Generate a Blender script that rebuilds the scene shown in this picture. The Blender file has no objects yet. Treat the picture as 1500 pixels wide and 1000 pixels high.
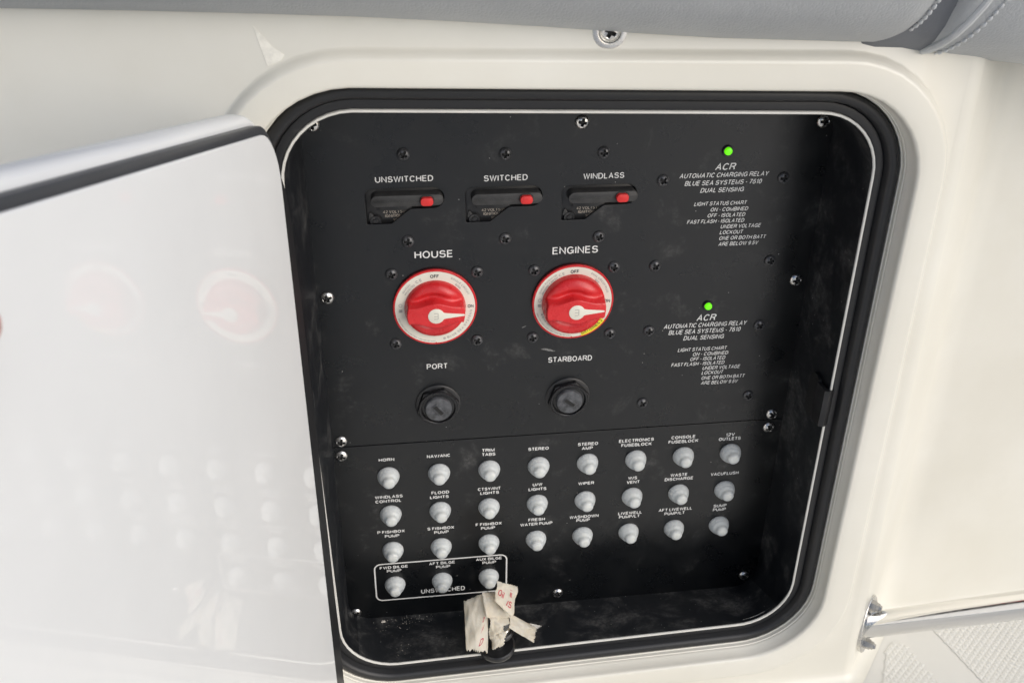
import bpy, bmesh, math, random
from mathutils import Vector, Matrix, noise
random.seed(7)
R = math.radians
PI = math.pi
scene = bpy.context.scene
C = scene.collection

# ------------------------------------------------------------------ camera
cd = bpy.data.cameras.new('camera')
cam = bpy.data.objects.new('camera', cd)
C.objects.link(cam)
cam.matrix_world = Matrix(((0.9912, 0.05265, -0.12143, 0.01137), (-0.13147, 0.4975, -0.85744, -0.60256),
                           (0.01527, 0.86587, 0.50004, 0.46792), (0, 0, 0, 1)))
cd.sensor_width = 36
cd.lens = 33.36
cd.clip_start = 0.01
cd.clip_end = 3000
cd.dof.use_dof = True
cd.dof.focus_distance = 0.76
cd.dof.aperture_fstop = 20
scene.camera = cam

# ------------------------------------------------------------------ world, sun, exposure
SUN_EL, SUN_AZ = 31.0, 42.0         # azimuth of the sun: degrees to the right of straight behind the viewer
world = bpy.data.worlds.new('World')
scene.world = world
world.use_nodes = True
wn = world.node_tree.nodes
sky = wn.new('ShaderNodeTexSky')
sky.sky_type = 'NISHITA'
sky.sun_disc = False
sky.air_density = 0.8
sky.dust_density = 2.0
sky.ozone_density = 1.0
sky.sun_elevation = R(SUN_EL)
sdir = Vector((math.sin(R(SUN_AZ)) * math.cos(R(SUN_EL)), -math.cos(R(SUN_AZ)) * math.cos(R(SUN_EL)), math.sin(R(SUN_EL))))
sky.sun_rotation = math.atan2(sdir.x, sdir.y)
world.node_tree.links.new(sky.outputs[0], wn['Background'].inputs[0])
wn['Background'].inputs[1].default_value = 0.10
sd = bpy.data.lights.new('sun', 'SUN')
sd.energy = 1.5
sd.angle = R(60)
sd.color = (1.0, 0.985, 0.965)
sun = bpy.data.objects.new('sun', sd)
C.objects.link(sun)
sun.rotation_euler = (-sdir).to_track_quat('-Z', 'Y').to_euler()
scene.view_settings.view_transform = 'Standard'
scene.view_settings.look = 'None'
scene.view_settings.gamma = 1
scene.view_settings.use_curve_mapping = False
scene.view_settings.exposure = 0.15

# ------------------------------------------------------------------ measured places on the panel plane (metres)
TEXT_UPPER = [['UNSWITCHED', 0.02257, 0.24542, 0.03838, 0.00413, 0, 0], ['SWITCHED', 0.09058, 0.24396, 0.02967, 0.0042, 0, 0], ['WINDLASS', 0.15791, 0.24318, 0.02846, 0.00411, 0, 0], ['HOUSE', 0.0405, 0.18988, 0.02629, 0.00551, 0, 0], ['ENGINES', 0.1408, 0.18866, 0.03275, 0.00551, 0, 0], ['PORT', 0.04074, 0.09878, 0.01515, 0.00457, 0, 0], ['STARBOARD', 0.14133, 0.0988, 0.03351, 0.00459, 0, 0], ['ACR', 0.2436, 0.24698, 0.01482, 0.00494, 0, 1], ['AUTOMATIC CHARGING RELAY', 0.24354, 0.24106, 0.0644, 0.00344, 0, 1], ['BLUE SEA SYSTEMS - 7610', 0.24348, 0.23552, 0.05579, 0.00347, 0, 1], ['DUAL SENSING', 0.24328, 0.23009, 0.03179, 0.0034, 0, 1], ['LIGHT STATUS CHART', 0.24342, 0.22002, 0.03861, 0.00294, 0, 1], ['ON - COMBINED', 0.25052, 0.21542, 0.02755, 0.00291, 0, 1], ['OFF - ISOLATED', 0.24893, 0.21098, 0.02777, 0.00293, 0, 1], ['FAST FLASH - ISOLATED', 0.24155, 0.20658, 0.04228, 0.00294, 0, 1], ['UNDER VOLTAGE', 0.26076, 0.20217, 0.0299, 0.00297, 0, 1], ['LOCKOUT', 0.25434, 0.19768, 0.0174, 0.00299, 0, 1], ['ONE OR BOTH BATT', 0.26344, 0.19314, 0.03503, 0.00296, 0, 1], ['ARE BELOW 9.5V', 0.26091, 0.18858, 0.03003, 0.00298, 0, 1], ['ACR', 0.24426, 0.12845, 0.01532, 0.00548, 0, 1], ['AUTOMATIC CHARGING RELAY', 0.24438, 0.12228, 0.06508, 0.00386, 0, 1], ['BLUE SEA SYSTEMS - 7610', 0.24434, 0.11695, 0.05663, 0.00383, 0, 1], ['DUAL SENSING', 0.24419, 0.1114, 0.03213, 0.0038, 0, 1], ['LIGHT STATUS CHART', 0.24439, 0.10107, 0.03902, 0.00318, 0, 1], ['ON - COMBINED', 0.25143, 0.0966, 0.02812, 0.00315, 0, 1], ['OFF - ISOLATED', 0.24975, 0.09229, 0.02802, 0.00316, 0, 1], ['FAST FLASH - ISOLATED', 0.24236, 0.08795, 0.04262, 0.00318, 0, 1], ['UNDER VOLTAGE', 0.26173, 0.08351, 0.03028, 0.00321, 0, 1], ['LOCKOUT', 0.25505, 0.07926, 0.01755, 0.00322, 0, 1], ['ONE OR BOTH BATT', 0.26442, 0.07448, 0.03515, 0.00319, 0, 1], ['ARE BELOW 9.5V', 0.262, 0.0699, 0.03021, 0.00321, 0, 1]]
TEXT_LOWER = [['HORN', -0.00065, 0.01603, 0.01212, 0.00293, 1, 0], ['NAV/ANC', 0.03992, 0.01635, 0.01818, 0.00296, 1, 0], ['TRIM', 0.07941, 0.01874, 0.00982, 0.00298, 1, 0], ['TABS', 0.07972, 0.01463, 0.01044, 0.00299, 1, 0], ['WINDLASS', -0.00068, -0.02075, 0.02214, 0.00296, 1, 0], ['CONTROL', -0.00133, -0.02516, 0.02046, 0.00296, 1, 0], ['FLOOD', 0.04054, -0.02015, 0.01424, 0.00299, 1, 0], ['LIGHTS', 0.03969, -0.02469, 0.0151, 0.003, 1, 0], ['CTSY/INT', 0.08006, -0.01996, 0.01825, 0.00302, 1, 0], ['LIGHTS', 0.08052, -0.02415, 0.01529, 0.00303, 1, 0], ['P FISHBOX', -0.00064, -0.05729, 0.02223, 0.00299, 1, 0], ['PUMP', 2e-05, -0.06183, 0.01193, 0.003, 1, 0], ['S FISHBOX', 0.04008, -0.05748, 0.02196, 0.00302, 1, 0], ['PUMP', 0.04056, -0.0618, 0.01203, 0.00303, 1, 0], ['F FISHBOX', 0.07987, -0.05695, 0.02171, 0.00305, 1, 0], ['PUMP', 0.07933, -0.06125, 0.01188, 0.00306, 1, 0], ['STEREO', 0.11954, 0.01685, 0.01645, 0.00301, 1, 0], ['U/W', 0.11976, -0.01925, 0.00794, 0.00305, 1, 0], ['LIGHTS', 0.11984, -0.02385, 0.01474, 0.00305, 1, 0], ['FRESH', 0.12008, -0.0561, 0.01401, 0.00308, 1, 0], ['WATER PUMP', 0.11998, -0.06083, 0.02718, 0.00309, 1, 0], ['STEREO', 0.15958, 0.01829, 0.01637, 0.00304, 1, 0], ['AMP', 0.15922, 0.01414, 0.00899, 0.00305, 1, 0], ['WIPER', 0.1603, -0.02147, 0.01308, 0.00308, 1, 0], ['WASHDOWN', 0.16046, -0.05678, 0.02482, 0.00312, 1, 0], ['PUMP', 0.1598, -0.06065, 0.01147, 0.00312, 1, 0], ['ELECTRONICS', 0.19931, 0.01874, 0.0288, 0.00307, 1, 0], ['FUSEBLOCK', 0.19969, 0.01437, 0.0251, 0.00308, 1, 0], ['CONSOLE', 0.23823, 0.01874, 0.01986, 0.0031, 1, 0], ['FUSEBLOCK', 0.23878, 0.01448, 0.02501, 0.0031, 1, 0], ['12V', 0.278, 0.01817, 0.00734, 0.00313, 1, 0], ['OUTLETS', 0.27794, 0.01394, 0.0186, 0.00313, 1, 0], ['W/S', 0.19921, -0.01947, 0.00745, 0.00311, 1, 0], ['VENT', 0.19991, -0.0238, 0.01071, 0.00311, 1, 0], ['WASTE', 0.23857, -0.01966, 0.01432, 0.00314, 1, 0], ['DISCHARGE', 0.23903, -0.02384, 0.02421, 0.00314, 1, 0], ['VACUFLUSH', 0.27835, -0.02177, 0.02417, 0.00317, 1, 0], ['LIVEWELL', 0.19986, -0.05664, 0.02027, 0.00315, 1, 0], ['PUMP/LT', 0.19955, -0.06056, 0.01765, 0.00315, 1, 0], ['AFT LIVEWELL', 0.23934, -0.05647, 0.029, 0.00318, 1, 0], ['PUMP/LT', 0.23905, -0.06078, 0.01757, 0.00318, 1, 0], ['SUMP', 0.27877, -0.05625, 0.0115, 0.00321, 1, 0], ['PUMP', 0.2787, -0.06037, 0.01152, 0.00321, 1, 0], ['FWD BILGE', -0.00029, -0.09612, 0.02325, 0.00302, 1, 0], ['PUMP', -0.00013, -0.10022, 0.01217, 0.00303, 1, 0], ['AFT BILGE', 0.0402, -0.09575, 0.02169, 0.00306, 1, 0], ['PUMP', 0.04114, -0.10002, 0.01203, 0.00306, 1, 0], ['AUX BILGE', 0.08007, -0.09533, 0.02183, 0.00309, 1, 0], ['PUMP', 0.08048, -0.09948, 0.01171, 0.00309, 1, 0], ['UNSWITCHED', 0.04054, -0.12654, 0.03781, 0.00495, 1, 0]]
BOOTS = [[(0.0, 0.0), (0.04, 0.0), (0.08, 0.0), (0.12, 0.0), (0.16, 0.0), (0.2, 0.0), (0.24, 0.0), (0.28, 0.0)], [(0.0, -0.03845), (0.04, -0.03845), (0.08, -0.03845), (0.12, -0.03845), (0.16, -0.03845), (0.2, -0.03845), (0.24, -0.03845), (0.28, -0.03845)], [(0.0, -0.07691), (0.04, -0.07691), (0.08, -0.07691), (0.12, -0.07691), (0.16, -0.07691), (0.2, -0.07691), (0.24, -0.07691), (0.28, -0.07691)], [(0.0, -0.11536), (0.04, -0.11536), (0.08, -0.11536)]]
BLACK_SCREWS = [[0.02263, 0.2624], [0.08991, 0.26073], [0.15673, 0.25965], [0.02321, 0.20044], [0.09053, 0.19949], [0.15717, 0.19825], [0.01085, 0.17586], [0.07089, 0.17485], [0.01132, 0.11982], [0.07071, 0.11943], [0.11171, 0.17395], [0.16976, 0.17403], [0.11192, 0.11916], [0.17034, 0.11913], [0.19986, 0.23849], [0.28678, 0.23752], [0.20031, 0.17345], [0.28702, 0.17366], [0.20038, 0.11953], [0.28692, 0.11946], [0.2009, 0.05462], [0.28742, 0.05559]]
STEEL_UP = [[-0.03429, 0.28372], [0.14086, 0.28101], [0.30893, 0.27747], [-0.03465, 0.15982], [0.30978, 0.15683], [-0.03419, 0.03623], [0.31025, 0.03594]]
STEEL_LOW = [[-0.03488, 0.02259], [0.3095, 0.02306], [-0.03479, -0.14478], [0.14128, -0.14187], [0.31175, -0.14013]]
SEAM = [[-0.04007, 0.03096], [0.34004, 0.03021]]
RINGS = [[0.04058, 0.14919], [0.14061, 0.14805]]
FUSES = [[0.04061, 0.065], [0.14097, 0.06461]]
LEDS = [[0.24346, 0.2584], [0.24394, 0.13875]]
SLOT = [[-0.00399, 0.23297], [0.04883, 0.23104], [0.02228, 0.23892], [0.03452, 0.22391], [-0.0039, 0.21363], [0.01334, 0.21248], [0.02501, 0.22408]]
SLOTR = [[0.04883, 0.23104], [0.11589, 0.23008], [0.18221, 0.22844]]
BAR = [[-0.00023, 0.23297], [0.04796, 0.23119], [0.02331, 0.236], [0.02299, 0.22814]]
BTN = [[0.03256, 0.23227], [0.04101, 0.23195], [0.03665, 0.23476], [0.03648, 0.22907]]
SUBT = [[0.00738, 0.22113], [0.01805, 0.22072], [0.00875, 0.21831], [0.01421, 0.2153], [0.00216, 0.21534], [0.00011, 0.22191], [0.00223, 0.21906]]
BORDER = [[-0.01635, -0.10733], [0.09538, -0.10899], [0.09096, -0.09217], [-0.01033, -0.09197], [-0.0079, -0.13375], [0.07539, -0.13248]]
CATCH = [[0.32038, 0.09749], [0.32103, 0.06925], [0.31189, 0.08446]]
RAIL = [[0.40332, -0.05812, -0.1532], [0.51079, -0.15182, -0.03779]]
TAPE = {'L': [[0.05384, -0.05, -0.09209], [0.07336, -0.052, -0.08129], [0.07142, -0.076, -0.12244], [0.05476, -0.074, -0.11916]], 'U': [[0.08151, -0.056, -0.06778], [0.09755, -0.054, -0.07717], [0.09147, -0.066, -0.09791], [0.0759, -0.064, -0.0785]], 'B': [[0.0689, -0.056, -0.0786], [0.08002, -0.053, -0.08167], [0.09265, -0.058, -0.10574], [0.07001, -0.066, -0.09455]], 'C': [[0.07424, -0.064, -0.09249], [0.09047, -0.061, -0.1048], [0.08098, -0.067, -0.11071], [0.0719, -0.068, -0.1137]], 'T': [[0.09209, -0.06, -0.10087], [0.11458, -0.05, -0.12907], [0.11048, -0.058, -0.13637], [0.08749, -0.064, -0.1086]], 'M': [[0.10472, -0.052, -0.11947], [0.11903, -0.048, -0.12936], [0.11497, -0.05, -0.1307], [0.1037, -0.052, -0.12481]]}
KNOB = [[0.08026, -0.05972, -0.134], [0.08369, -0.05807, -0.119]]
WSCREW = [0.13778, -0.074, 0.35392]
PATCHW = [[-0.05452, 0.36022], [-0.04588, 0.34919], [-0.03956, 0.3448], [-0.04165, 0.34195], [-0.04917, 0.33882], [-0.05113, 0.34678]]
CUSH = [[-0.16841, 0.37547], [-0.08965, 0.37312], [-0.00714, 0.36999], [0.07961, 0.365], [0.17145, 0.3576], [0.22904, 0.35432], [0.28415, 0.3532]]

# ------------------------------------------------------------------ helpers
def link(o, parent=None):
    C.objects.link(o)
    if parent is not None:
        o.parent = parent
    return o

def tag(o, label=None, cat=None, group=None, kind=None):
    if label: o['label'] = label
    if cat: o['category'] = cat
    if group: o['group'] = group
    if kind: o['kind'] = kind
    return o

def empty(name, loc=(0, 0, 0)):
    o = bpy.data.objects.new(name, None)
    o.empty_display_size = 0.01
    o.location = loc
    return link(o)

def build(name, verts, faces, material, parent=None, smooth=True, sharp=35):
    me = bpy.data.meshes.new(name)
    me.from_pydata([tuple(v) for v in verts], [], faces)
    bm = bmesh.new(); bm.from_mesh(me)
    bmesh.ops.remove_doubles(bm, verts=bm.verts, dist=1e-6)
    bmesh.ops.delete(bm, geom=[q_ for q_ in bm.verts if not q_.link_faces], context='VERTS')
    bmesh.ops.recalc_face_normals(bm, faces=bm.faces)
    for e in bm.edges:
        if len(e.link_faces) == 2 and e.calc_face_angle(0) > R(sharp): e.smooth = False
    for f in bm.faces: f.smooth = smooth
    bm.to_mesh(me); bm.free()
    me.materials.append(material)
    return link(bpy.data.objects.new(name, me), parent)

class MB:
    def __init__(s): s.v = []; s.f = []
    def add(s, v, f):
        n = len(s.v); s.v += [tuple(q) for q in v]; s.f += [tuple(i + n for i in q) for q in f]
    def build(s, name, m, parent=None, smooth=True, sharp=35): return build(name, s.v, s.f, m, parent, smooth, sharp)

def rev(profile, seg=32, c=(0, 0), sq=1.0):
    """lathe about the -Y axis; profile = (radius, height towards the viewer)"""
    v = []; f = []
    for r, h in profile:
        for i in range(seg):
            a = 2 * PI * i / seg
            v.append((c[0] + r * math.cos(a), -h, c[1] + r * sq * math.sin(a)))
    n = len(profile)
    for j in range(n - 1):
        for i in range(seg):
            k = (i + 1) % seg
            f.append((j * seg + i, j * seg + k, (j + 1) * seg + k, (j + 1) * seg + i))
    if profile[0][0] > 0: f.append(tuple(range(seg)))
    if profile[-1][0] > 0: f.append(tuple((n - 1) * seg + i for i in range(seg))[::-1])
    return v, f

def prism(pts, h0, h1, bev=0.0):
    """outline (x, z) standing from height h0 to h1 along -Y, with a small bevel at h1"""
    n = len(pts)
    cx = sum(p[0] for p in pts) / n; cz = sum(p[1] for p in pts) / n
    def inset(b): 
        out = []
        for i in range(n):
            p0, p1, p2 = Vector(pts[i - 1]), Vector(pts[i]), Vector(pts[(i + 1) % n])
            a = (p1 - p0); c = (p2 - p1)
            a = a.normalized() if a.length > 1e-9 else c.normalized(); c = c.normalized() if c.length > 1e-9 else a
            m = (Vector((-a.y, a.x)) + Vector((-c.y, c.x)))
            m = m.normalized() if m.length > 1e-6 else Vector((0, 0))
            s = 1 if area > 0 else -1
            out.append(p1 + m * b * s)
        return out
    area = sum(pts[i - 1][0] * pts[i][1] - pts[i][0] * pts[i - 1][1] for i in range(n))
    v = [(p[0], -h0, p[1]) for p in pts]
    rings = [0]
    if bev > 0:
        v += [(p[0], -(h1 - bev), p[1]) for p in pts]
        q = inset(bev * 0.3); v += [(p[0], -(h1 - bev * 0.3), p[1]) for p in q]
        q = inset(bev); v += [(p[0], -h1, p[1]) for p in q]
        k = 4
    else:
        v += [(p[0], -h1, p[1]) for p in pts]; k = 2
    f = []
    for j in range(k - 1):
        for i in range(n):
            m = (i + 1) % n
            f.append((j * n + i, j * n + m, (j + 1) * n + m, (j + 1) * n + i))
    f.append(tuple(range(n))); f.append(tuple((k - 1) * n + i for i in range(n)))
    return v, f

def stadium(x0, x1, z0, z1, n=8, r=None):
    r = min((x1 - x0), (z1 - z0)) / 2 if r is None else r
    pts = []
    for cx, cz, a0 in ((x1 - r, z1 - r, 0), (x0 + r, z1 - r, 90), (x0 + r, z0 + r, 180), (x1 - r, z0 + r, 270)):
        for i in range(n + 1):
            a = R(a0 + 90 * i / n)
            pts.append((cx + r * math.cos(a), cz + r * math.sin(a)))
    return pts

def tube(pts, rad, seg=12, cap=True):
    v = []; f = []
    n = len(pts); pts = [Vector(p) for p in pts]
    up = Vector((0, 0, 1))
    for i, p in enumerate(pts):
        d = (pts[min(i + 1, n - 1)] - pts[max(i - 1, 0)]).normalized()
        a = d.cross(up); a = a.normalized() if a.length > 1e-4 else Vector((1, 0, 0))
        b = a.cross(d).normalized()
        r = rad[i] if isinstance(rad, (list, tuple)) else rad
        for k in range(seg):
            t = 2 * PI * k / seg
            v.append(p + a * r * math.cos(t) + b * r * math.sin(t))
    for i in range(n - 1):
        for k in range(seg):
            m = (k + 1) % seg
            f.append((i * seg + k, i * seg + m, (i + 1) * seg + m, (i + 1) * seg + k))
    if cap: f += [tuple(range(seg)), tuple((n - 1) * seg + k for k in range(seg))]
    return v, f

def copy_tree(o, parent=None):
    c = o.copy(); C.objects.link(c); c.parent = parent
    for ch in o.children: copy_tree(ch, c)
    return c

# ------------------------------------------------------------------ lettering: a plain grotesque drawn with strokes
def _arc(cx, cy, rx, ry, a0, a1, n=10):
    return [(cx + rx * math.cos(R(a0 + (a1 - a0) * i / n)), cy + ry * math.sin(R(a0 + (a1 - a0) * i / n))) for i in range(n + 1)]
GLYPH = {
    'A': (.74, [[(0, 0), (.5, 1), (1, 0)], [(.19, .34), (.81, .34)]]),
    'B': (.69, [[(0, 0), (0, 1), (.58, 1)] + _arc(.58, .765, .36, .235, 90, -90) + [(0, .53)], [(.58, .53)] + _arc(.62, .265, .38, .265, 90, -90) + [(0, 0)]]),
    'C': (.75, [_arc(.5, .5, .5, .5, 38, 322, 20)]),
    'D': (.73, [[(0, 0), (0, 1), (.45, 1)] + _arc(.45, .5, .55, .5, 90, -90, 14) + [(0, 0)]]),
    'E': (.64, [[(1, 0), (0, 0), (0, 1), (.96, 1)], [(0, .53), (.9, .53)]]),
    'F': (.60, [[(0, 0), (0, 1), (1, 1)], [(0, .52), (.86, .52)]]),
    'G': (.79, [_arc(.5, .5, .5, .5, 40, 325, 20) + [(.98, .12), (.98, .46), (.55, .46)]]),
    'H': (.72, [[(0, 0), (0, 1)], [(1, 0), (1, 1)], [(0, .53), (1, .53)]]),
    'I': (0, [[(.5, 0), (.5, 1)]]),
    'J': (.52, [[(1, 1), (1, .3)] + _arc(.5, .3, .5, .3, 0, -180)]),
    'K': (.72, [[(0, 0), (0, 1)], [(.98, 1), (0, .34)], [(.32, .56), (1, 0)]]),
    'L': (.57, [[(0, 1), (0, 0), (1, 0)]]),
    'M': (.84, [[(0, 0), (0, 1), (.5, 0), (1, 1), (1, 0)]]),
    'N': (.73, [[(0, 0), (0, 1), (1, 0), (1, 1)]]),
    'O': (.80, [_arc(.5, .5, .5, .5, 90, 450, 28)]),
    'P': (.67, [[(0, 0), (0, 1), (.6, 1)] + _arc(.6, .74, .4, .26, 90, -90) + [(0, .48)]]),
    'Q': (.80, [_arc(.5, .5, .5, .5, 90, 450, 28), [(.62, .25), (1.0, -.04)]]),
    'R': (.73, [[(0, 0), (0, 1), (.6, 1)] + _arc(.6, .75, .38, .25, 90, -90) + [(0, .5)], [(.5, .5), (.78, .40), (.92, .15), (1, 0)]]),
    'S': (.69, [_arc(.5, .76, .46, .24, 15, 180, 9) + _arc(.30, .70, .26, .16, 200, 270, 4)[1:] + _arc(.70, .30, .28, .22, 80, 0, 5) + _arc(.5, .26, .5, .26, -10, -165, 10)]),
    'T': (.66, [[(0, 1), (1, 1)], [(.5, 1), (.5, 0)]]),
    'U': (.72, [[(0, 1), (0, .36)] + _arc(.5, .36, .5, .36, 180, 360, 14) + [(1, 1)]]),
    'V': (.72, [[(0, 1), (.5, 0), (1, 1)]]),
    'W': (1.0, [[(0, 1), (.26, 0), (.5, 1), (.74, 0), (1, 1)]]),
    'X': (.72, [[(0, 1), (1, 0)], [(0, 0), (1, 1)]]),
    'Y': (.72, [[(0, 1), (.5, .44), (1, 1)], [(.5, .44), (.5, 0)]]),
    'Z': (.66, [[(0, 1), (1, 1), (0, 0), (1, 0)]]),
    '0': (.60, [_arc(.5, .5, .5, .5, 90, 450, 24)]),
    '1': (.36, [[(0, .72), (.5, .80), (.9, 1), (.9, 0)]]),
    '2': (.60, [_arc(.5, .73, .48, .27, 165, 0, 9) + [(.95, .55), (0, 0), (1, 0)]]),
    '3': (.60, [_arc(.48, .75, .44, .25, 160, -70, 10) + _arc(.5, .27, .5, .27, 70, -165, 11)]),
    '4': (.62, [[(.72, 0), (.72, 1), (0, .28), (1, .28)]]),
    '5': (.60, [[(.92, 1), (.16, 1), (.05, .48)] + _arc(.48, .32, .52, .32, 140, -160, 14)]),
    '6': (.60, [_arc(.5, .5, .48, .5, 48, 175, 9) + _arc(.5, .31, .5, .31, 180, 535, 18)]),
    '7': (.58, [[(0, 1), (1, 1), (.55, .45), (.35, 0)]]),
    '8': (.60, [_arc(.5, .76, .42, .24, -90, 270, 18), _arc(.5, .26, .5, .26, -90, 270, 18)]),
    '9': (.60, [_arc(.5, .69, .5, .31, 0, 355, 18) + _arc(.5, .5, .5, .5, 0, -132, 9)]),
    '-': (.34, [[(0, .42), (1, .42)]]),
    '/': (.46, [[(0, -.02), (1, 1.02)]]),
    '.': (0, [[(.5, 0), (.5, .055)]]),
    ',': (0, [[(.5, .06), (.3, -.16)]]),
    'i': (0, [[(.5, 0), (.5, .66)], [(.5, .9), (.5, 1)]]),
    'l': (0, [[(.5, 0), (.5, 1)]]),
    ':': (0, [[(.5, .1), (.5, .2)], [(.5, .5), (.5, .6)]]),
    'o': (.58, [_arc(.5, .33, .5, .33, 90, 450, 18)]),
    '(': (.80, [_arc(.5, .5, .5, .5, 90, 450, 24), _arc(.5, .5, .22, .24, 40, 320, 12)]),
}
def stroke(pts, w):
    n = len(pts); closed = n > 3 and math.hypot(pts[0][0] - pts[-1][0], pts[0][1] - pts[-1][1]) < 1e-4
    if closed: pts = pts[:-1]; n -= 1
    P_ = [Vector(p) for p in pts]; P_ = [p for i, p in enumerate(P_) if i == 0 or (p - P_[i - 1]).length > 1e-4]; n = len(P_)
    v = []
    for i, p in enumerate(P_):
        a = (p - P_[i - 1]) if (i > 0 or closed) else (P_[1] - p)
        b = (P_[(i + 1) % n] - p) if (i < n - 1 or closed) else a
        a = a.normalized(); b = b.normalized()
        na = Vector((-a.y, a.x)); nb = Vector((-b.y, b.x)); m_ = (na + nb)
        m_ = m_.normalized() if m_.length > 1e-5 else na
        k = min(1 / max(.30, m_.dot(na)), 2.1) * w / 2
        v += [p + m_ * k, p - m_ * k]
    f = [(2 * i, 2 * i + 1, 2 * ((i + 1) % n) + 1, 2 * ((i + 1) % n)) for i in range(n if closed else n - 1)]
    return [(p.x, p.y) for p in v], f
TCACHE = {}
def text_data(s, bold=0.0, shear=0.0):
    """vertices (x, y), faces, and the box; capitals are one unit high"""
    key = (s, bold > .01, shear)
    if key in TCACHE: return TCACHE[key]
    w = .190 if bold > .01 else .145
    v = []; f = []; x = 0.0; lay = []
    for ch in s:
        if ch == ' ': x += .30; continue
        W, sts = GLYPH[ch]
        W = max(W + (.05 if bold > .01 and W > .5 else 0), w)
        for si, st in enumerate(sts):
            vv, ff = stroke([(x + w / 2 + u * (W - w), w / 2 + t * (1 - w)) for u, t in st], w)
            n0 = len(v); v += [(a + shear * b, b) for a, b in vv]; f += [tuple(i + n0 for i in q_) for q_ in ff]; lay += [si] * len(vv)
        x += W + (.125 if bold < .01 else .10)
    r_ = (v, f, min(p[0] for p in v), max(p[0] for p in v), 0.0, 1.0, lay)
    TCACHE[key] = r_
    return r_
def text_on_panel(s, cx, cz, w, h, bold, shear, parent, m, y=-0.00018, name='lettering'):
    v, f, x0, x1, y0, y1, lay = text_data(s, 0.022 if bold else 0.004, 0.22 if shear else 0)
    vv = [((p[0] - (x0 + x1) / 2) / (x1 - x0) * w, -k_ * .000008, (p[1] - .5) * h) for p, k_ in zip(v, lay)]
    me = bpy.data.meshes.new(name); me.from_pydata(vv, [], f); me.materials.append(m)
    o = bpy.data.objects.new(name, me); o.location = (cx, y, cz)
    return link(o, parent)
def arc_text(s, r, mid, h, y, parent, m, wf=1.0, flip=False, bold=0.0, name='ring_lettering', track=0.0):
    """letters set round a ring; mid = angle of the middle in degrees"""
    mb = MB(); hs = text_data('H', bold); k = h / (hs[5] - hs[4])
    adv = []
    for ch in s:
        if ch == ' ': adv.append(0.32); continue
        d = text_data(ch, bold); adv.append(d[3] - d[2] + 0.125 + track)
    tot = sum(adv) * k * wf; sgn = 1 if flip else -1
    pos = -tot / 2
    for ch, a in zip(s, adv):
        wd = a * k * wf
        if ch != ' ':
            v, f, x0, x1, y0, y1, lay = text_data(ch, bold)
            ang = R(mid) + sgn * (pos + wd / 2) / r
            cs, sn = math.cos(ang), math.sin(ang)
            out = []
            for p, k_ in zip(v, lay):
                u = (p[0] - (x0 + x1) / 2) * k * wf; q = (p[1] - hs[4]) * k - h / 2
                if flip: rad = r - q; tx, tz = -sn, cs
                else: rad = r + q; tx, tz = sn, -cs
                out.append((cs * rad + tx * u, y - k_ * .000008, sn * rad + tz * u))
            mb.add(out, f)
        pos += wd
    return mb.build(name, m, parent, smooth=False)

def face_with_holes(outer, holes, h0, h1, bev=0.0002):
    """flat plate in the XZ plane with holes, from Y=-h0 to Y=-h1, through a filled 2D curve"""
    cu = bpy.data.curves.new('p', 'CURVE'); cu.dimensions = '2D'; cu.fill_mode = 'BOTH'
    for loop in [outer] + holes:
        sp = cu.splines.new('POLY'); sp.points.add(len(loop) - 1)
        for i, p in enumerate(loop): sp.points[i].co = (p[0], p[1], 0, 1)
        sp.use_cyclic_u = True
    cu.extrude = (h1 - h0) / 2 - bev; cu.bevel_depth = bev; cu.bevel_resolution = 1; cu.offset = -bev
    o = bpy.data.objects.new('p', cu); C.objects.link(o)
    dg = bpy.context.evaluated_depsgraph_get()
    me = bpy.data.meshes.new_from_object(o.evaluated_get(dg))
    v = [(p.co.x, -(h0 + h1) / 2 - p.co.z, p.co.y) for p in me.vertices]; f = [tuple(q.vertices) for q in me.polygons]
    bpy.data.objects.remove(o); bpy.data.curves.remove(cu); bpy.data.meshes.remove(me)
    return v, f

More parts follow.
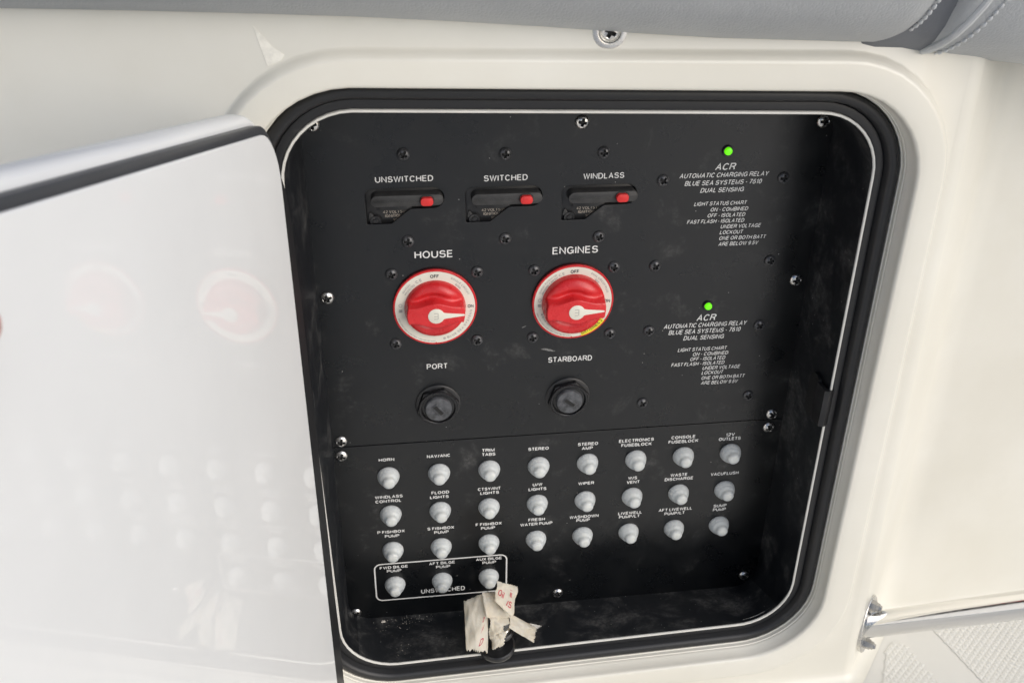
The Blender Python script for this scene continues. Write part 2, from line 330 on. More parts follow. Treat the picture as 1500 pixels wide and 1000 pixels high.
# ------------------------------------------------------------------ materials
class NT:
    def __init__(s, name):
        s.m = bpy.data.materials.new(name); s.m.use_nodes = True
        s.t = s.m.node_tree; s.b = s.t.nodes['Principled BSDF']; s.co = None
    def n(s, typ, **kw):
        q = s.t.nodes.new(typ)
        for k, v in kw.items(): setattr(q, k, v)
        return q
    def l(s, a, b): s.t.links.new(a, b)
    def coord(s):
        if s.co is None: s.co = s.n('ShaderNodeTexCoord').outputs['Object']
        return s.co
    def noise(s, scale, detail=4, rough=0.55, dist=0.0, vec=None):
        q = s.n('ShaderNodeTexNoise'); q.inputs['Scale'].default_value = scale
        q.inputs['Detail'].default_value = detail; q.inputs['Roughness'].default_value = rough
        q.inputs['Distortion'].default_value = dist
        s.l(vec or s.coord(), q.inputs['Vector']); return q.outputs['Fac']
    def vor(s, scale, feature='F1', out='Distance', vec=None):
        q = s.n('ShaderNodeTexVoronoi'); q.feature = feature; q.inputs['Scale'].default_value = scale
        s.l(vec or s.coord(), q.inputs['Vector']); return q.outputs[out]
    def ramp(s, x, a, b, v0=0.0, v1=1.0):
        q = s.n('ShaderNodeMapRange'); q.interpolation_type = 'SMOOTHSTEP'
        q.inputs['From Min'].default_value = a; q.inputs['From Max'].default_value = b
        q.inputs['To Min'].default_value = v0; q.inputs['To Max'].default_value = v1
        s.l(x, q.inputs['Value']); return q.outputs[0]
    def math(s, op, a, b):
        q = s.n('ShaderNodeMath'); q.operation = op
        for i, x in enumerate((a, b)):
            if isinstance(x, (int, float)): q.inputs[i].default_value = x
            else: s.l(x, q.inputs[i])
        return q.outputs[0]
    def mix(s, fac, a, b):
        q = s.n('ShaderNodeMix'); q.data_type = 'RGBA'
        s.l(fac, q.inputs[0])
        for i, x in ((6, a), (7, b)):
            if isinstance(x, tuple): q.inputs[i].default_value = (*x, 1)
            else: s.l(x, q.inputs[i])
        return q.outputs[2]
    def bump(s, h, strength, dist, prev=None):
        q = s.n('ShaderNodeBump'); q.inputs['Strength'].default_value = strength; q.inputs['Distance'].default_value = dist
        s.l(h, q.inputs['Height'])
        if prev is not None: s.l(prev, q.inputs['Normal'])
        return q.outputs[0]
    def map(s, scale=(1, 1, 1), rot=(0, 0, 0)):
        q = s.n('ShaderNodeMapping'); q.inputs['Scale'].default_value = scale; q.inputs['Rotation'].default_value = rot
        s.l(s.coord(), q.inputs['Vector']); return q.outputs[0]
    def set(s, **kw):
        for k, v in kw.items():
            k = k.replace('_', ' ')
            if isinstance(v, (int, float)): s.b.inputs[k].default_value = v
            elif isinstance(v, tuple): s.b.inputs[k].default_value = (*v, 1) if len(v) == 3 and 'Radius' not in k else v
            else: s.l(v, s.b.inputs[k])
        return s

def simple(name, col, rough=0.4, metal=0.0, coat=0.0, var=0.08, vs=60, bump=0.0, bs=800, **kw):
    q = NT(name); dark = tuple(c * (1 - var) for c in col); lite = tuple(min(1, c * (1 + var)) for c in col)
    nz = q.noise(vs, 5)
    q.set(Base_Color=q.mix(q.ramp(nz, 0.3, 0.7), dark, lite), Roughness=rough, Metallic=metal, Coat_Weight=coat, **kw)
    if bump: q.set(Normal=q.bump(q.noise(bs, 3), bump, 0.0003))
    return q.m

def gel(name, a, b, coat=0.35, rough=0.32):
    q = NT(name)
    base = q.mix(q.ramp(q.noise(9, 5), 0.35, 0.7), a, b)
    base = q.mix(q.ramp(q.noise(3, 3), 0.45, 0.75, 0, 0.10), base, (0.60, 0.52, 0.40))
    rg = q.ramp(q.noise(7, 1), 0.2, 0.8, rough - 0.02, rough + 0.03)
    wavy = q.bump(q.noise(14, 2), 0.25, 0.0012)
    q.set(Base_Color=base, Roughness=rg, Coat_Weight=coat, Coat_Roughness=0.12, Normal=wavy)
    return q.m
M = {}
M['gelcoat'] = gel('cream_gelcoat', (0.77, 0.747, 0.66), (0.815, 0.795, 0.715))
M['deckgel'] = gel('deck_gelcoat', (0.735, 0.725, 0.675), (0.785, 0.775, 0.73), 0.2, 0.4)
M['rim'] = simple('rim_white', (0.76, 0.75, 0.70), 0.4, var=0.05)
q = NT('door_white')
q.set(Base_Color=q.mix(q.ramp(q.noise(12, 5), 0.3, 0.7), (0.84, 0.85, 0.845), (0.87, 0.88, 0.875)), Roughness=0.6, Specular_IOR_Level=0.15,
      Coat_Weight=0.52, Coat_Roughness=0.0, Coat_IOR=1.45)
M['door'] = q.m

def blackplate(name, col, rough, dust, speck, thr=0.52):
    q = NT(name)
    smear = q.ramp(q.noise(26, 9, 0.70, 0.3), thr, thr + 0.24, 0, dust)
    fine = q.math('MULTIPLY', q.ramp(q.noise(300, 4, 0.7), 0.35, 0.7, 0.3, 1.0), smear)
    base = q.mix(fine, col, (0.15, 0.148, 0.142))
    # scratches: long thin stretched noise
    sc = q.ramp(q.noise(1.0, 8, 0.75, 0.6, q.map((18, 1, 420), (0, 0.5, 0))), 0.71, 0.76, 0, 0.20 * dust)
    base = q.mix(sc, base, (0.3, 0.3, 0.3))
    dist = q.vor(150); cell = q.vor(150, out='Color')
    sp = q.math('MULTIPLY', q.ramp(dist, 0.035, 0.06, 1, 0), q.ramp(cell, 1 - speck, 1 - speck + 0.01))
    base = q.mix(sp, base, (0.42, 0.41, 0.38))
    nb = q.bump(q.noise(1400, 2), 0.35, 0.00012)
    q.set(Base_Color=base, Roughness=q.ramp(q.noise(26, 8, 0.65), 0.3, 0.75, rough - 0.06, rough + 0.14), Normal=nb)
    q.b.inputs['Specular IOR Level'].default_value = 0.5 if thr != 0.55 else 0.62
    return q.m
M['panel'] = blackplate('panel_black', (0.0026, 0.0034, 0.0044), 0.30, 0.60, 0.12, 0.55)
M['liner'] = blackplate('liner_black', (0.003, 0.0045, 0.007), 0.5, 0.8, 0.25, 0.50)
M['floor'] = blackplate('box_floor_black', (0.009, 0.011, 0.014), 0.5, 0.9, 0.80, 0.42)
q = NT('rubber')
sc = q.ramp(q.noise(1.0, 7, 0.7, 0.5, q.map((40, 40, 260))), 0.6, 0.8, 0, 0.35)
q.set(Base_Color=q.mix(sc, (0.017, 0.0175, 0.019), (0.10, 0.095, 0.09)), Roughness=0.42, Normal=q.bump(q.noise(700, 3), 0.3, 0.0002))
M['rubber'] = q.m
M['doorrubber'] = simple('door_seal_rubber', (0.042, 0.045, 0.052), 0.4, bump=0.1)
M['white'] = simple('print_white', (0.78, 0.78, 0.76), 0.6, var=0.03)
M['greyprint'] = simple('print_grey', (0.30, 0.30, 0.30), 0.6)
M['darkprint'] = simple('print_dark', (0.03, 0.035, 0.05), 0.6)
M['redprint'] = simple('print_red', (0.55, 0.06, 0.08), 0.6)
q = NT('red_plastic')
wear_and_pale = q.ramp(q.noise(260, 7, 0.7, 0.8), 0.56, 0.74, 0, 0.30)
q.set(Base_Color=q.mix(wear_and_pale, q.mix(q.ramp(q.noise(70, 4), 0.3, 0.7), (0.60, 0.020, 0.024), (0.70, 0.030, 0.034)), (0.72, 0.16, 0.15)),
      Roughness=q.ramp(q.noise(120, 5), 0.3, 0.7, 0.22, 0.36), Normal=q.bump(q.noise(1100, 3), 0.12, 0.0002))
M['red'] = q.m
M['redbtn'] = simple('red_button_plastic', (0.72, 0.03, 0.03), 0.4, bump=0.4, bs=1500)
M['cream'] = simple('dial_cream', (0.78, 0.76, 0.66), 0.5, var=0.03)
M['yellow'] = simple('sticker_yellow', (0.85, 0.78, 0.03), 0.5)
M['black'] = simple('black_plastic', (0.018, 0.018, 0.019), 0.28, var=0.3, bump=0.12, bs=1200)
M['cap'] = simple('scuffed_black_plastic', (0.075, 0.078, 0.084), 0.22, var=0.4, vs=180, bump=0.3, bs=500)
M['bar'] = simple('breaker_grey', (0.040, 0.040, 0.040), 0.45, var=0.2, vs=200)
M['blackscrew'] = simple('black_oxide', (0.085, 0.086, 0.09), 0.30, 0.35, var=0.4, vs=400)
M['nut'] = simple('nut_black_plastic', (0.012, 0.012, 0.013), 0.24, var=0.35, vs=300, bump=0.2, bs=700)
q = NT('stainless'); q.set(Base_Color=(0.66, 0.65, 0.63), Metallic=1.0, Roughness=q.ramp(q.noise(500, 4), 0.3, 0.7, 0.16, 0.34))
M['steel'] = q.m
q = NT('polished_rail')
q.set(Base_Color=(0.86, 0.85, 0.83), Metallic=1.0, Roughness=q.ramp(q.noise(1, 5, 0.6, 0, q.map((8, 300, 300))), 0.3, 0.7, 0.09, 0.2))
M['rail'] = q.m
M['recess'] = simple('recess_dark', (0.01, 0.01, 0.01), 0.6)
q = NT('led_green'); q.set(Base_Color=(0.1, 0.7, 0.02), Roughness=0.3, Emission_Color=(0.16, 0.85, 0.0), Emission_Strength=0.75)
M['led'] = q.m
def silicone(name, col, tr):
    q = NT(name)
    q.set(Base_Color=q.mix(q.ramp(q.noise(300, 3), 0.35, 0.7), tuple(c * 0.94 for c in col), col), Roughness=0.34,
          Subsurface_Weight=0.8, Subsurface_Radius=(0.9, 0.9, 0.9), Subsurface_Scale=0.005)
    t = q.n('ShaderNodeBsdfTransparent'); mx = q.n('ShaderNodeMixShader'); mx.inputs[0].default_value = tr
    out = q.t.nodes['Material Output']
    q.l(q.b.outputs[0], mx.inputs[1]); q.l(t.outputs[0], mx.inputs[2]); q.l(mx.outputs[0], out.inputs['Surface'])
    return q.m
M['boot'] = silicone('boot_silicone', (0.76, 0.80, 0.81), 0.27)
M['inner'] = simple('inner_button', (0.97, 0.86, 0.60), 0.5, var=0.03)
q = NT('tape')
wr = q.noise(90, 6, 0.6, 1.0)
q.set(Base_Color=q.mix(q.ramp(wr, 0.35, 0.7), (0.84, 0.76, 0.61), (0.89, 0.83, 0.71)), Roughness=0.45, Normal=q.bump(q.noise(260, 5, 0.6, 2), 0.6, 0.0006),
      Subsurface_Weight=0.3, Subsurface_Radius=(1.0, 0.7, 0.5), Subsurface_Scale=0.002)
t_ = q.n('ShaderNodeBsdfTranslucent'); t_.inputs['Color'].default_value = (0.85, 0.75, 0.58, 1); p_ = q.n('ShaderNodeBsdfTransparent')
m1_ = q.n('ShaderNodeMixShader'); m1_.inputs[0].default_value = 0.3; m2_ = q.n('ShaderNodeMixShader'); m2_.inputs[0].default_value = 0.04
q.l(q.b.outputs[0], m1_.inputs[1]); q.l(t_.outputs[0], m1_.inputs[2]); q.l(m1_.outputs[0], m2_.inputs[1]); q.l(p_.outputs[0], m2_.inputs[2])
q.l(m2_.outputs[0], q.t.nodes['Material Output'].inputs['Surface'])
M['tape'] = q.m
q = NT('vinyl')
ce = q.vor(420, 'DISTANCE_TO_EDGE', 'Distance', q.map((1, 0.55, 1)))
h = q.math('ADD', q.ramp(ce, 0, 0.25), q.noise(420, 4))
b1 = q.bump(h, 0.30, 0.0004); b2 = q.bump(q.noise(38, 3, 0.5, 0, q.map((2.2, 1, .6))), 0.14, 0.004, b1)
q.set(Base_Color=q.mix(q.ramp(q.noise(30, 4), 0.3, 0.7), (0.42, 0.435, 0.447), (0.44, 0.455, 0.467)), Roughness=0.42, Normal=b2)
M['vinyl'] = q.m
M['piping'] = simple('vinyl_piping', (0.55, 0.565, 0.575), 0.4, bump=0.3, bs=900)
M['darkvinyl'] = simple('dark_vinyl', (0.15, 0.16, 0.18), 0.45, bump=0.4, bs=900)
q = NT('skin'); q.set(Base_Color=q.mix(q.ramp(q.noise(90, 4), 0.3, 0.7), (0.50, 0.22, 0.16), (0.60, 0.28, 0.21)), Roughness=0.45, Subsurface_Weight=0.3, Subsurface_Scale=0.004, Normal=q.bump(q.noise(900, 3), 0.2, 0.0003))
M['skin'] = q.m
q = NT('sea_water'); q.set(Base_Color=(0.02, 0.05, 0.07), Roughness=0.12, Normal=q.bump(q.noise(0.8, 6), 0.6, 0.1))
M['water'] = q.m
M['crumb'] = simple('crumbs', (0.55, 0.52, 0.45), 0.8, var=0.3)
M['wear_and_pale'] = simple('pale_patch', (0.86, 0.84, 0.76), 0.75, var=0.08, vs=300)

# ------------------------------------------------------------------ surroundings: deck, water
def sheet(name, x0, x1, y0, y1, z, m, n=1):
    v = [(x0 + (x1 - x0) * i / n, y0 + (y1 - y0) * j / n, z) for j in range(n + 1) for i in range(n + 1)]
    f = [(j * (n + 1) + i, j * (n + 1) + i + 1, (j + 1) * (n + 1) + i + 1, (j + 1) * (n + 1) + i) for j in range(n) for i in range(n)]
    return build(name, v, f, m)
DZ = -0.20
tag(sheet('water', -1500, 1500, -1500, 1500, -1.6, M['water']), kind='structure')
deck = tag(sheet('deck', -2.6, 2.9, -6.0, 1.5, DZ, M['deckgel']), kind='structure')

# rounded four-cornered loops; corners: TL TR BR BL as (x, z)
def loop(cor, rad, off=0.0, n=10):
    (tl, tr, br, bl) = cor
    pts = []
    r = rad + off
    cs = ((tr[0] + off - r, tr[1] + off - r, 0), (tl[0] - off + r, tl[1] + off - r, 90),
          (bl[0] - off + r, bl[1] - off + r, 180), (br[0] + off - r, br[1] - off + r, 270))
    for ci, (cx, cz, a0) in enumerate(cs):
        for i in range(n + 1):
            a = R(a0 + 90 * i / n)
            pts.append((cx + r * math.cos(a), cz + r * math.sin(a)))
        # straight run subdivided so every loop has the same number of points
        nx = cs[(ci + 1) % 4]; e0 = pts[-1]; a = R(nx[2])
        e1 = (nx[0] + r * math.cos(a), nx[1] + r * math.sin(a))
        for k in range(1, 6): pts.append((e0[0] + (e1[0] - e0[0]) * k / 6, e0[1] + (e1[1] - e0[1]) * k / 6))
    return pts
def loft(rows, close=False):
    """rows = list of (list of (x,z), y or list of y)"""
    v = []; f = []; n = len(rows[0][0])
    for pts, y in rows:
        for i, p in enumerate(pts): v.append((p[0], y[i] if isinstance(y, list) else y, p[1]))
    for j in range(len(rows) - 1):
        for i in range(n):
            k = (i + 1) % n
            f.append((j * n + i, j * n + k, (j + 1) * n + k, (j + 1) * n + i))
    return v, f
RIM = ((-0.0487, 0.3088), (0.3178, 0.3010), (0.3247, -0.1340), (-0.0428, -0.1425))
BACK = ((-0.0415, 0.298), (0.3165, 0.290), (0.323, -0.1535), (-0.0405, -0.1535))
RR = 0.042

# ------------------------------------------------------------------ console
console = empty('boat_console', (0, 0, 0))
tag(console, 'cream gelcoat boat console with a raised rounded frame around the black switch locker', 'boat console')
# lip of the opening
prof = [(-0.1, -.0606), (-0.1, -.0614), (0.3, -.062), (1.4, -.062), (1.7, -.0615), (1.7, -.056)]
v, f = loft([(loop(RIM, RR, o / 1000), y) for o, y in prof]); build('rim_lip', v, f, M['rim'], console)
# rubber seal
prof = [(1.75, -.056), (2.0, -.0606), (3.0, -.0610), (7.2, -.0606), (7.7, -.0598), (8.1, -.0606), (8.5, -.0640), (9.6, -.0662), (11.2, -.0668), (13.6, -.0668),
        (15.2, -.0660), (15.9, -.0640), (16.2, -.0600), (16.3, -.056)]
v, f = loft([(loop(RIM, RR, o / 1000), y) for o, y in prof]); g = build('rubber_seal', v, f, M['rubber'], console, sharp=50)
tag(g, 'black rubber seal pushed onto the lip of the locker opening')
OUT = ((RIM[0][0] - .037, RIM[0][1] + .0355), (RIM[1][0] + .0375, RIM[1][1] + .0375), (RIM[2][0] + .042, RIM[2][1] - .040), (RIM[3][0] - .040, RIM[3][1] - .040))
def lerp_loop(a, b, t): return [(p[0] + (q_[0] - p[0]) * t, p[1] + (q_[1] - p[1]) * t) for p, q_ in zip(a, b)]
L0 = loop(RIM, RR, .0165)
prof = [(0, -.055), (0.0, -.0655), (0.7, -.0660), (0.8, -.0686), (1.5, -.0690), (1.6, -.0712), (2.1, -.0716), (2.3, -.0790), (2.6, -.0805), (3.4, -.0816), (4.6, -.0820)]
rows = [(loop(RIM, RR, .0165 + o / 1000), y) for o, y in prof]
L1 = rows[-1][0]; LO = loop(OUT, 0.078, 0)
CY = -.0745
for t, y in ((0.3, -.0820), (0.85, -.0820), (0.93, -.0817), (1.0, -.0808)): rows.append((lerp_loop(L1, LO, t), y))
for o, y in ((1.6, -.0790), (2.4, -.0768), (3.4, -.0752), (4.6, CY)): rows.append((loop(OUT, 0.078, o / 1000), y))
def sx(z): return (0.18 - z) * 0.045
big = loop(((-0.62, 0.42), (0.3655 + sx(.42) , 0.42), (0.3655 + sx(-.19), -0.1895), (-0.62, -0.1895)), 0.0005, 0)
rows.append((lerp_loop(rows[-1][0], big, 0.4), CY)); rows.append((big, CY))
v, f = loft(rows); build('front_face', v, f, M['gelcoat'], console, sharp=50)
# right corner, flared side, concave turn into the bulkhead; the foot of it all turns out onto the deck
path = [(0.3655, CY)]
for i in range(1, 9): a = R(48 * i / 8); path.append((0.3655 + .016 * math.sin(a), CY + .016 * (1 - math.cos(a))))
ex, ey = path[-1]; dx, dy = math.cos(R(48)), math.sin(R(48))
for k in range(1, 4): path.append((ex + dx * .024 * k, ey + dy * .024 * k))
ex, ey = path[-1]
for i in range(1, 9):
    a = R(48 - 46 * i / 8); p = path[-1]; path.append((p[0] + .0042 * math.cos(a), p[1] + .0042 * math.sin(a)))
p = path[-1]
for k in range(1, 5): path.append((p[0] + 0.25 * k, p[1] + .008 * k))
left = [(-0.62, CY), (-0.3, CY), (0.0, CY), (0.2, CY)]
def wall(name, pth, zs, parent):
    v = []; f = []
    for z, o in zs:
        for i, p in enumerate(pth):
            a = pth[max(i - 1, 0)]; b = pth[min(i + 1, len(pth) - 1)]
            t = Vector((b[0] - a[0], b[1] - a[1])).normalized(); nrm = Vector((t.y, -t.x))
            v.append((p[0] + nrm.x * o + sx(z), p[1] + nrm.y * o, z))
    n = len(pth)
    for j in range(len(zs) - 1):
        for i in range(n - 1): f.append((j * n + i, j * n + i + 1, (j + 1) * n + i + 1, (j + 1) * n + i))
    return build(name, v, f, M['gelcoat'], parent, sharp=60)
wall('side_face', path, [(.42, 0), (.3, 0), (.2, 0), (.1, 0), (0, 0), (-.1, 0), (-.1895, 0)], console)
foot = [(-.1895, 0)] + [(-.1895 - .0101 * math.sin(R(a)), .012 * (1 - math.cos(R(a)))) for a in range(0, 91, 15)]
wall('foot_fillet', left + path, foot, console)
# top moulding under the cushion
v = []; f = []
tp = left + path
for y_off, z in ((0, .42), (0.02, .432), (0.45, .432)):
    for p in tp: v.append((p[0] + sx(.42), (p[1] + y_off), z))
n = len(tp)
for j in range(2):
    for i in range(n - 1): f.append((j * n + i, j * n + i + 1, (j + 1) * n + i + 1, (j + 1) * n + i))
build('top_face', v, f, M['gelcoat'], console)
xr_ = path[-1][0]
build('rear_body', [(-.62, CY, .42), (-.62, .45, .432), (-.62, .45, DZ), (-.62, CY, DZ), (xr_, .45, .432), (xr_, .45, DZ), (xr_, path[-1][1], .42), (xr_, path[-1][1], DZ)],
      [(0, 1, 2, 3), (1, 4, 5, 2), (4, 6, 7, 5)], M['gelcoat'], console, smooth=False)  # unseen back and ends, added to keep light from leaking through the seam
# patch paler than the gelcoat on the face near the top left of the frame
pts = PATCHW
me = prism([(x, z) for x, z in pts], 0.0, 0.00025)
mm = MB(); mm.add([(x, y + CY, z) for x, y, z in me[0]], me[1]); mm.build('pale_patch', M['wear_and_pale'], console, smooth=False)
# black liner box
liner_rows = []
F = loop(RIM, RR, -.0002); B = loop(BACK, 0.020, 0)
for t in (0, .25, .5, .75, 1): liner_rows.append((lerp_loop(F, B, t), -.0612 * (1 - t) + .0012 * t))
v, f = loft(liner_rows)
nl = len(F)
ff = []; fw = []
for qi, q_ in enumerate(f): (ff if 37 <= qi % nl <= 53 else fw).append(q_)
lb = build('liner_wall', v, fw, M['liner'], console)
lf = build('liner_floor', v, ff, M['floor'], console)
# catch on the right-hand lip with the dark slot it sits in
mm = MB()
zc0, zc1 = .0672, .0978
xc = 0.3208
pr = [(-.0042, -.050), (-.0042, -.0628), (-.0012, -.0642), (.0015, -.0636), (.0034, -.0618), (.0034, -.0590), (-.0002, -.0606), (-.0012, -.0590), (-.0012, -.050)]
vv = [(xc + a, b, z) for z in (zc0, zc1) for a, b in pr]; k = len(pr)
mm.add(vv, [(i, (i + 1) % k, k + (i + 1) % k, k + i) for i in range(k)] + [tuple(range(k)), tuple(range(k, 2 * k))])
catch = mm.build('catch', M['black'], console)
mm = MB()
st = stadium(-.0525, -.036, .0640, .1010, 6)
ys = [(p[0], p[1]) for p in st]
vv = [(xc - .0008 + (b[0] + .0615) * -.02, b[0], b[1]) for b in ys] + [(xc - .0030 + (b[0] + .0615) * -.02, b[0], b[1]) for b in ys]
k = len(ys); mm.add(vv, [(i, (i + 1) % k, k + (i + 1) % k, k + i) for i in range(k)] + [tuple(range(k, 2 * k))])
mm.build('catch_plate', M['recess'], console)

# ------------------------------------------------------------------ screws (shared meshes)
def screw_mesh(r, h, depth, aw, al):
    n = 26; v = []; f = []
    for j in range(n + 1):
        for i in range(n + 1):
            x = -1 + 2 * i / n; z = -1 + 2 * j / n
            u = x * math.sqrt(1 - z * z / 2); w = z * math.sqrt(1 - x * x / 2)
            rr = min(1.0, math.hypot(u, w)); hh = h * math.sqrt(max(0.0, 1 - (rr * .985) ** 2.6)) * .85 + h * .15 * (1 - rr ** 2)
            s = max(min((aw - abs(u)) / .06, (al - abs(w)) / .1), min((aw - abs(w)) / .06, (al - abs(u)) / .1))
            s = max(0, min(1, s + .5))
            hh -= depth * s
            v.append((u * r, -hh, w * r))
    for j in range(n):
        for i in range(n):
            a = j * (n + 1) + i; f.append((a, a + 1, a + n + 2, a + n + 1))
    return v, f
def make_screw(mat_):
    v, f = screw_mesh(.0043 if mat_ == 'blackscrew' else .0048, .0027, .0020, .17, .58)
    o = build('screw', v, f, M[mat_], None, sharp=40)
    me = o.data; me.materials.append(M['recess'])
    hmax = .0026
    for p in me.polygons:
        c = p.center; rr = math.hypot(c.x, c.z)
        if rr < .0031 and -c.y < hmax * .66: p.material_index = 1
    C.objects.unlink(o)
    return o
SCR = {k: make_screw(k) for k in ('blackscrew', 'steel')}
def screw(kind, x, z, parent, y=0.0, tilt=None):
    o = SCR[kind].copy(); C.objects.link(o); o.parent = parent
    o.location = (x, y, z); o.rotation_euler = (random.uniform(-.04, .04), random.uniform(0, PI), random.uniform(-.04, .04))
    return o

# ------------------------------------------------------------------ the two panels
UP = empty('electrical_panel', (0, 0, 0))
tag(UP, 'upper black panel lettered for battery switches, breakers and relays, screwed above the seam', 'electrical panel')
LP = empty('electrical_panel', (0, 0, 0))
tag(LP, 'lower black panel with four rows of printed pump and light names', 'electrical panel')
SM = (SEAM[0][1] + SEAM[1][1]) / 2
x0, x1 = SLOT[0][0], SLOT[1][0]; zt, zb = SLOT[2][1], SLOT[3][1]; zlow = SLOT[4][1]; xd0 = SLOT[5][0]; xd1 = SLOT[6][0]
def slot_outline(dx, dz):
    r = (zt - zb) / 2; p = []
    for i in range(9): a = R(-90 + 180 * i / 8); p.append((x1 - r + r * math.cos(a), (zt + zb) / 2 + r * math.sin(a)))
    for i in range(7): a = R(90 + 90 * i / 6); p.append((x0 + .005 + .005 * math.cos(a), zt - .005 + .005 * math.sin(a)))
    for i in range(4): a = R(180 + 90 * i / 3); p.append((x0 + .0012 + .001 * math.cos(a), zlow + .001 + .001 * math.sin(a)))
    p += [(xd0 - .001, zlow), (xd0, zlow + .0004), (xd1, zb - .0006), (xd1 + .0012, zb)]
    return [(a + dx, b + dz) for a, b in p]
offs = [(s[0] - SLOTR[0][0], s[1] - SLOTR[0][1]) for s in SLOTR]
offs = [(0, 0), (0.0672, -.0011), (0.1336, -.0022)]
cut = []
for s, c in zip(offs, SLOTR): cut.append((c[0] - SLOTR[0][0], s[1]))
holes = [slot_outline(a, b) for a, b in cut]
def circ(cx, cz, r, n=32): return [(cx + r * math.cos(2 * PI * i / n), cz + r * math.sin(2 * PI * i / n)) for i in range(n)]
v, f = face_with_holes([(-.060, SM + .0004), (.345, SM + .0004), (.345, .33), (-.060, .33)], holes, -.0022, 0.0, .00025)
build('plate', v, f, M['panel'], UP, smooth=False)
v, f = face_with_holes([(-.060, -.175), (.345, -.175), (.345, SM - .0004), (-.060, SM - .0004)], [], -.0022, 0.0, .00025)
build('plate', v, f, M['panel'], LP, smooth=False)
for a in TEXT_UPPER: text_on_panel(a[0], a[1], a[2], a[3], a[4], a[5], a[6], UP, M['white'])
for a in TEXT_LOWER: text_on_panel(a[0], a[1], a[2], a[3], a[4], a[5], a[6], LP, M['white'])
for x, z in BLACK_SCREWS: screw('blackscrew', x, z, UP)
for x, z in STEEL_UP: screw('steel', x, z, UP)
for x, z in STEEL_LOW: screw('steel', x, z, LP)
# printed border round the three bilge pump buttons
bx0, bx1, bz1, bz0 = BORDER[0][0], BORDER[1][0], (BORDER[2][1] + BORDER[3][1]) / 2, (BORDER[4][1] + BORDER[5][1]) / 2
A = stadium(bx0 - .0006, bx1 + .0006, bz0 - .0006, bz1 + .0006, 8, .0062); Bq = stadium(bx0 + .0006, bx1 - .0006, bz0 + .0006, bz1 - .0006, 8, .005)
k = len(A); build('printed_border', [(p[0], -.00016, p[1]) for p in A + Bq], [(i, (i + 1) % k, k + (i + 1) % k, k + i) for i in range(k)], M['white'], LP, smooth=False)
# scuffs: thin pale marks rubbed on the panel
scf = MB()
for cx, cz, w_, h_, an in ((.1247, .1075, .0065, .0013, -12), (.1055, .1285, .0022, .0006, 20)):
    pts_ = [(cx + w_ * math.cos(t) * (0.6 + .4 * random.random()) * math.cos(R(an)) - h_ * math.sin(t) * math.sin(R(an)), cz + h_ * math.sin(t) * (0.5 + .5 * random.random()) + w_ * math.cos(t) * math.sin(R(an))) for t in [2 * PI * i / 14 for i in range(14)]]
    scf.add([(p[0], -.00012, p[1]) for p in pts_], [tuple(range(14))])
scf.build('scuff_mark', simple('scuff', (0.16, 0.16, 0.155), 0.6, var=0.6, vs=900), UP, smooth=False)

# ------------------------------------------------------------------ breakers behind the slots
def make_breaker():
    t = empty('circuit_breaker')
    mm = MB(); mm.add(*prism([(x0 - .004, zlow - .004), (x1 + .003, zlow - .004), (x1 + .003, zt + .004), (x0 - .004, zt + .004)], -.012, -.0034, .0003)); mm.build('housing', M['black'], t)
    bx0_, bx1_, bz1_, bz0_ = BAR[0][0], BAR[1][0], BAR[2][1], BAR[3][1]
    mm = MB(); mm.add(*prism(stadium(bx0_, bx1_, bz0_, bz1_, 10), -.004, .0060, .0005)); mm.build('raised_bar', M['bar'], t)
    mm = MB(); mm.add(*prism(stadium(BTN[0][0], BTN[1][0], BTN[3][1], BTN[2][1], 6, .0024), .0050, .0092, .0006)); mm.build('reset_button', M['redbtn'], t)
    mm = MB(); mm.add(*prism(stadium(BTN[0][0] - .0007, BTN[1][0] + .0007, BTN[3][1] - .0004, BTN[2][1] + .0010, 6, .003), .0055, .0062, .0001)); mm.build('button_well', M['recess'], t)
    mm = MB(); mm.add(*rev([(.0040, -.0034), (.0040, -.0020), (.0036, -.0014), (.0030, -.0014), (.0028, -.0022), (.0016, -.0022), (.0014, -.0012), (.0, -.0010)], 20, (SUBT[4][0], SUBT[4][1]))); mm.build('trip_knob', M['black'], t)
    mm = MB(); mm.add(*prism([(x0 + .0016, .2172), (x0 + .0022, .2210), (x0 + .0032, .2214), (x0 + .0058, .2180), (x0 + .0055, .2165), (x0 + .0030, .2160)], -.0034, -.0018, .0003)); mm.build('indicator_tab', M['bar'], t)
    mm = MB(); mm.add(*prism([(x0 + .0080, zb - .0010), (x0 + .0300, zb - .0014), (x0 + .0310, zb + .002), (x0 + .0080, zb + .002)], -.0034, -.0012, .0003)); mm.build('label_ledge', M['black'], t)
    for s, xx, zz, ww in (('42 VOLTS DC', SUBT[0][0], SUBT[0][1], .0175), ('IGNITION PROTECTED', SUBT[2][0], SUBT[2][1], .0285), ('WEATHERPROOF', SUBT[3][0], SUBT[3][1], .019)):
        text_on_panel(s, xx + ww / 2, zz, ww, .0021, 0, 0, t, M['tan'], .0032, 'rating_lettering')
    return t
M['tan'] = simple('print_tan', (0.42, 0.37, 0.31), 0.6)
br0 = make_breaker()
BL = ['red-button circuit breaker in the slot under the word UNSWITCHED', 'red-button circuit breaker in the slot under the word SWITCHED', 'red-button circuit breaker in the slot under the word WINDLASS']
for i, (dx, dz) in enumerate(cut):
    o = br0 if i == 0 else copy_tree(br0)
    o.location = (dx, 0, dz); tag(o, BL[i], 'circuit breaker', 'circuit breakers along the top of the panel')

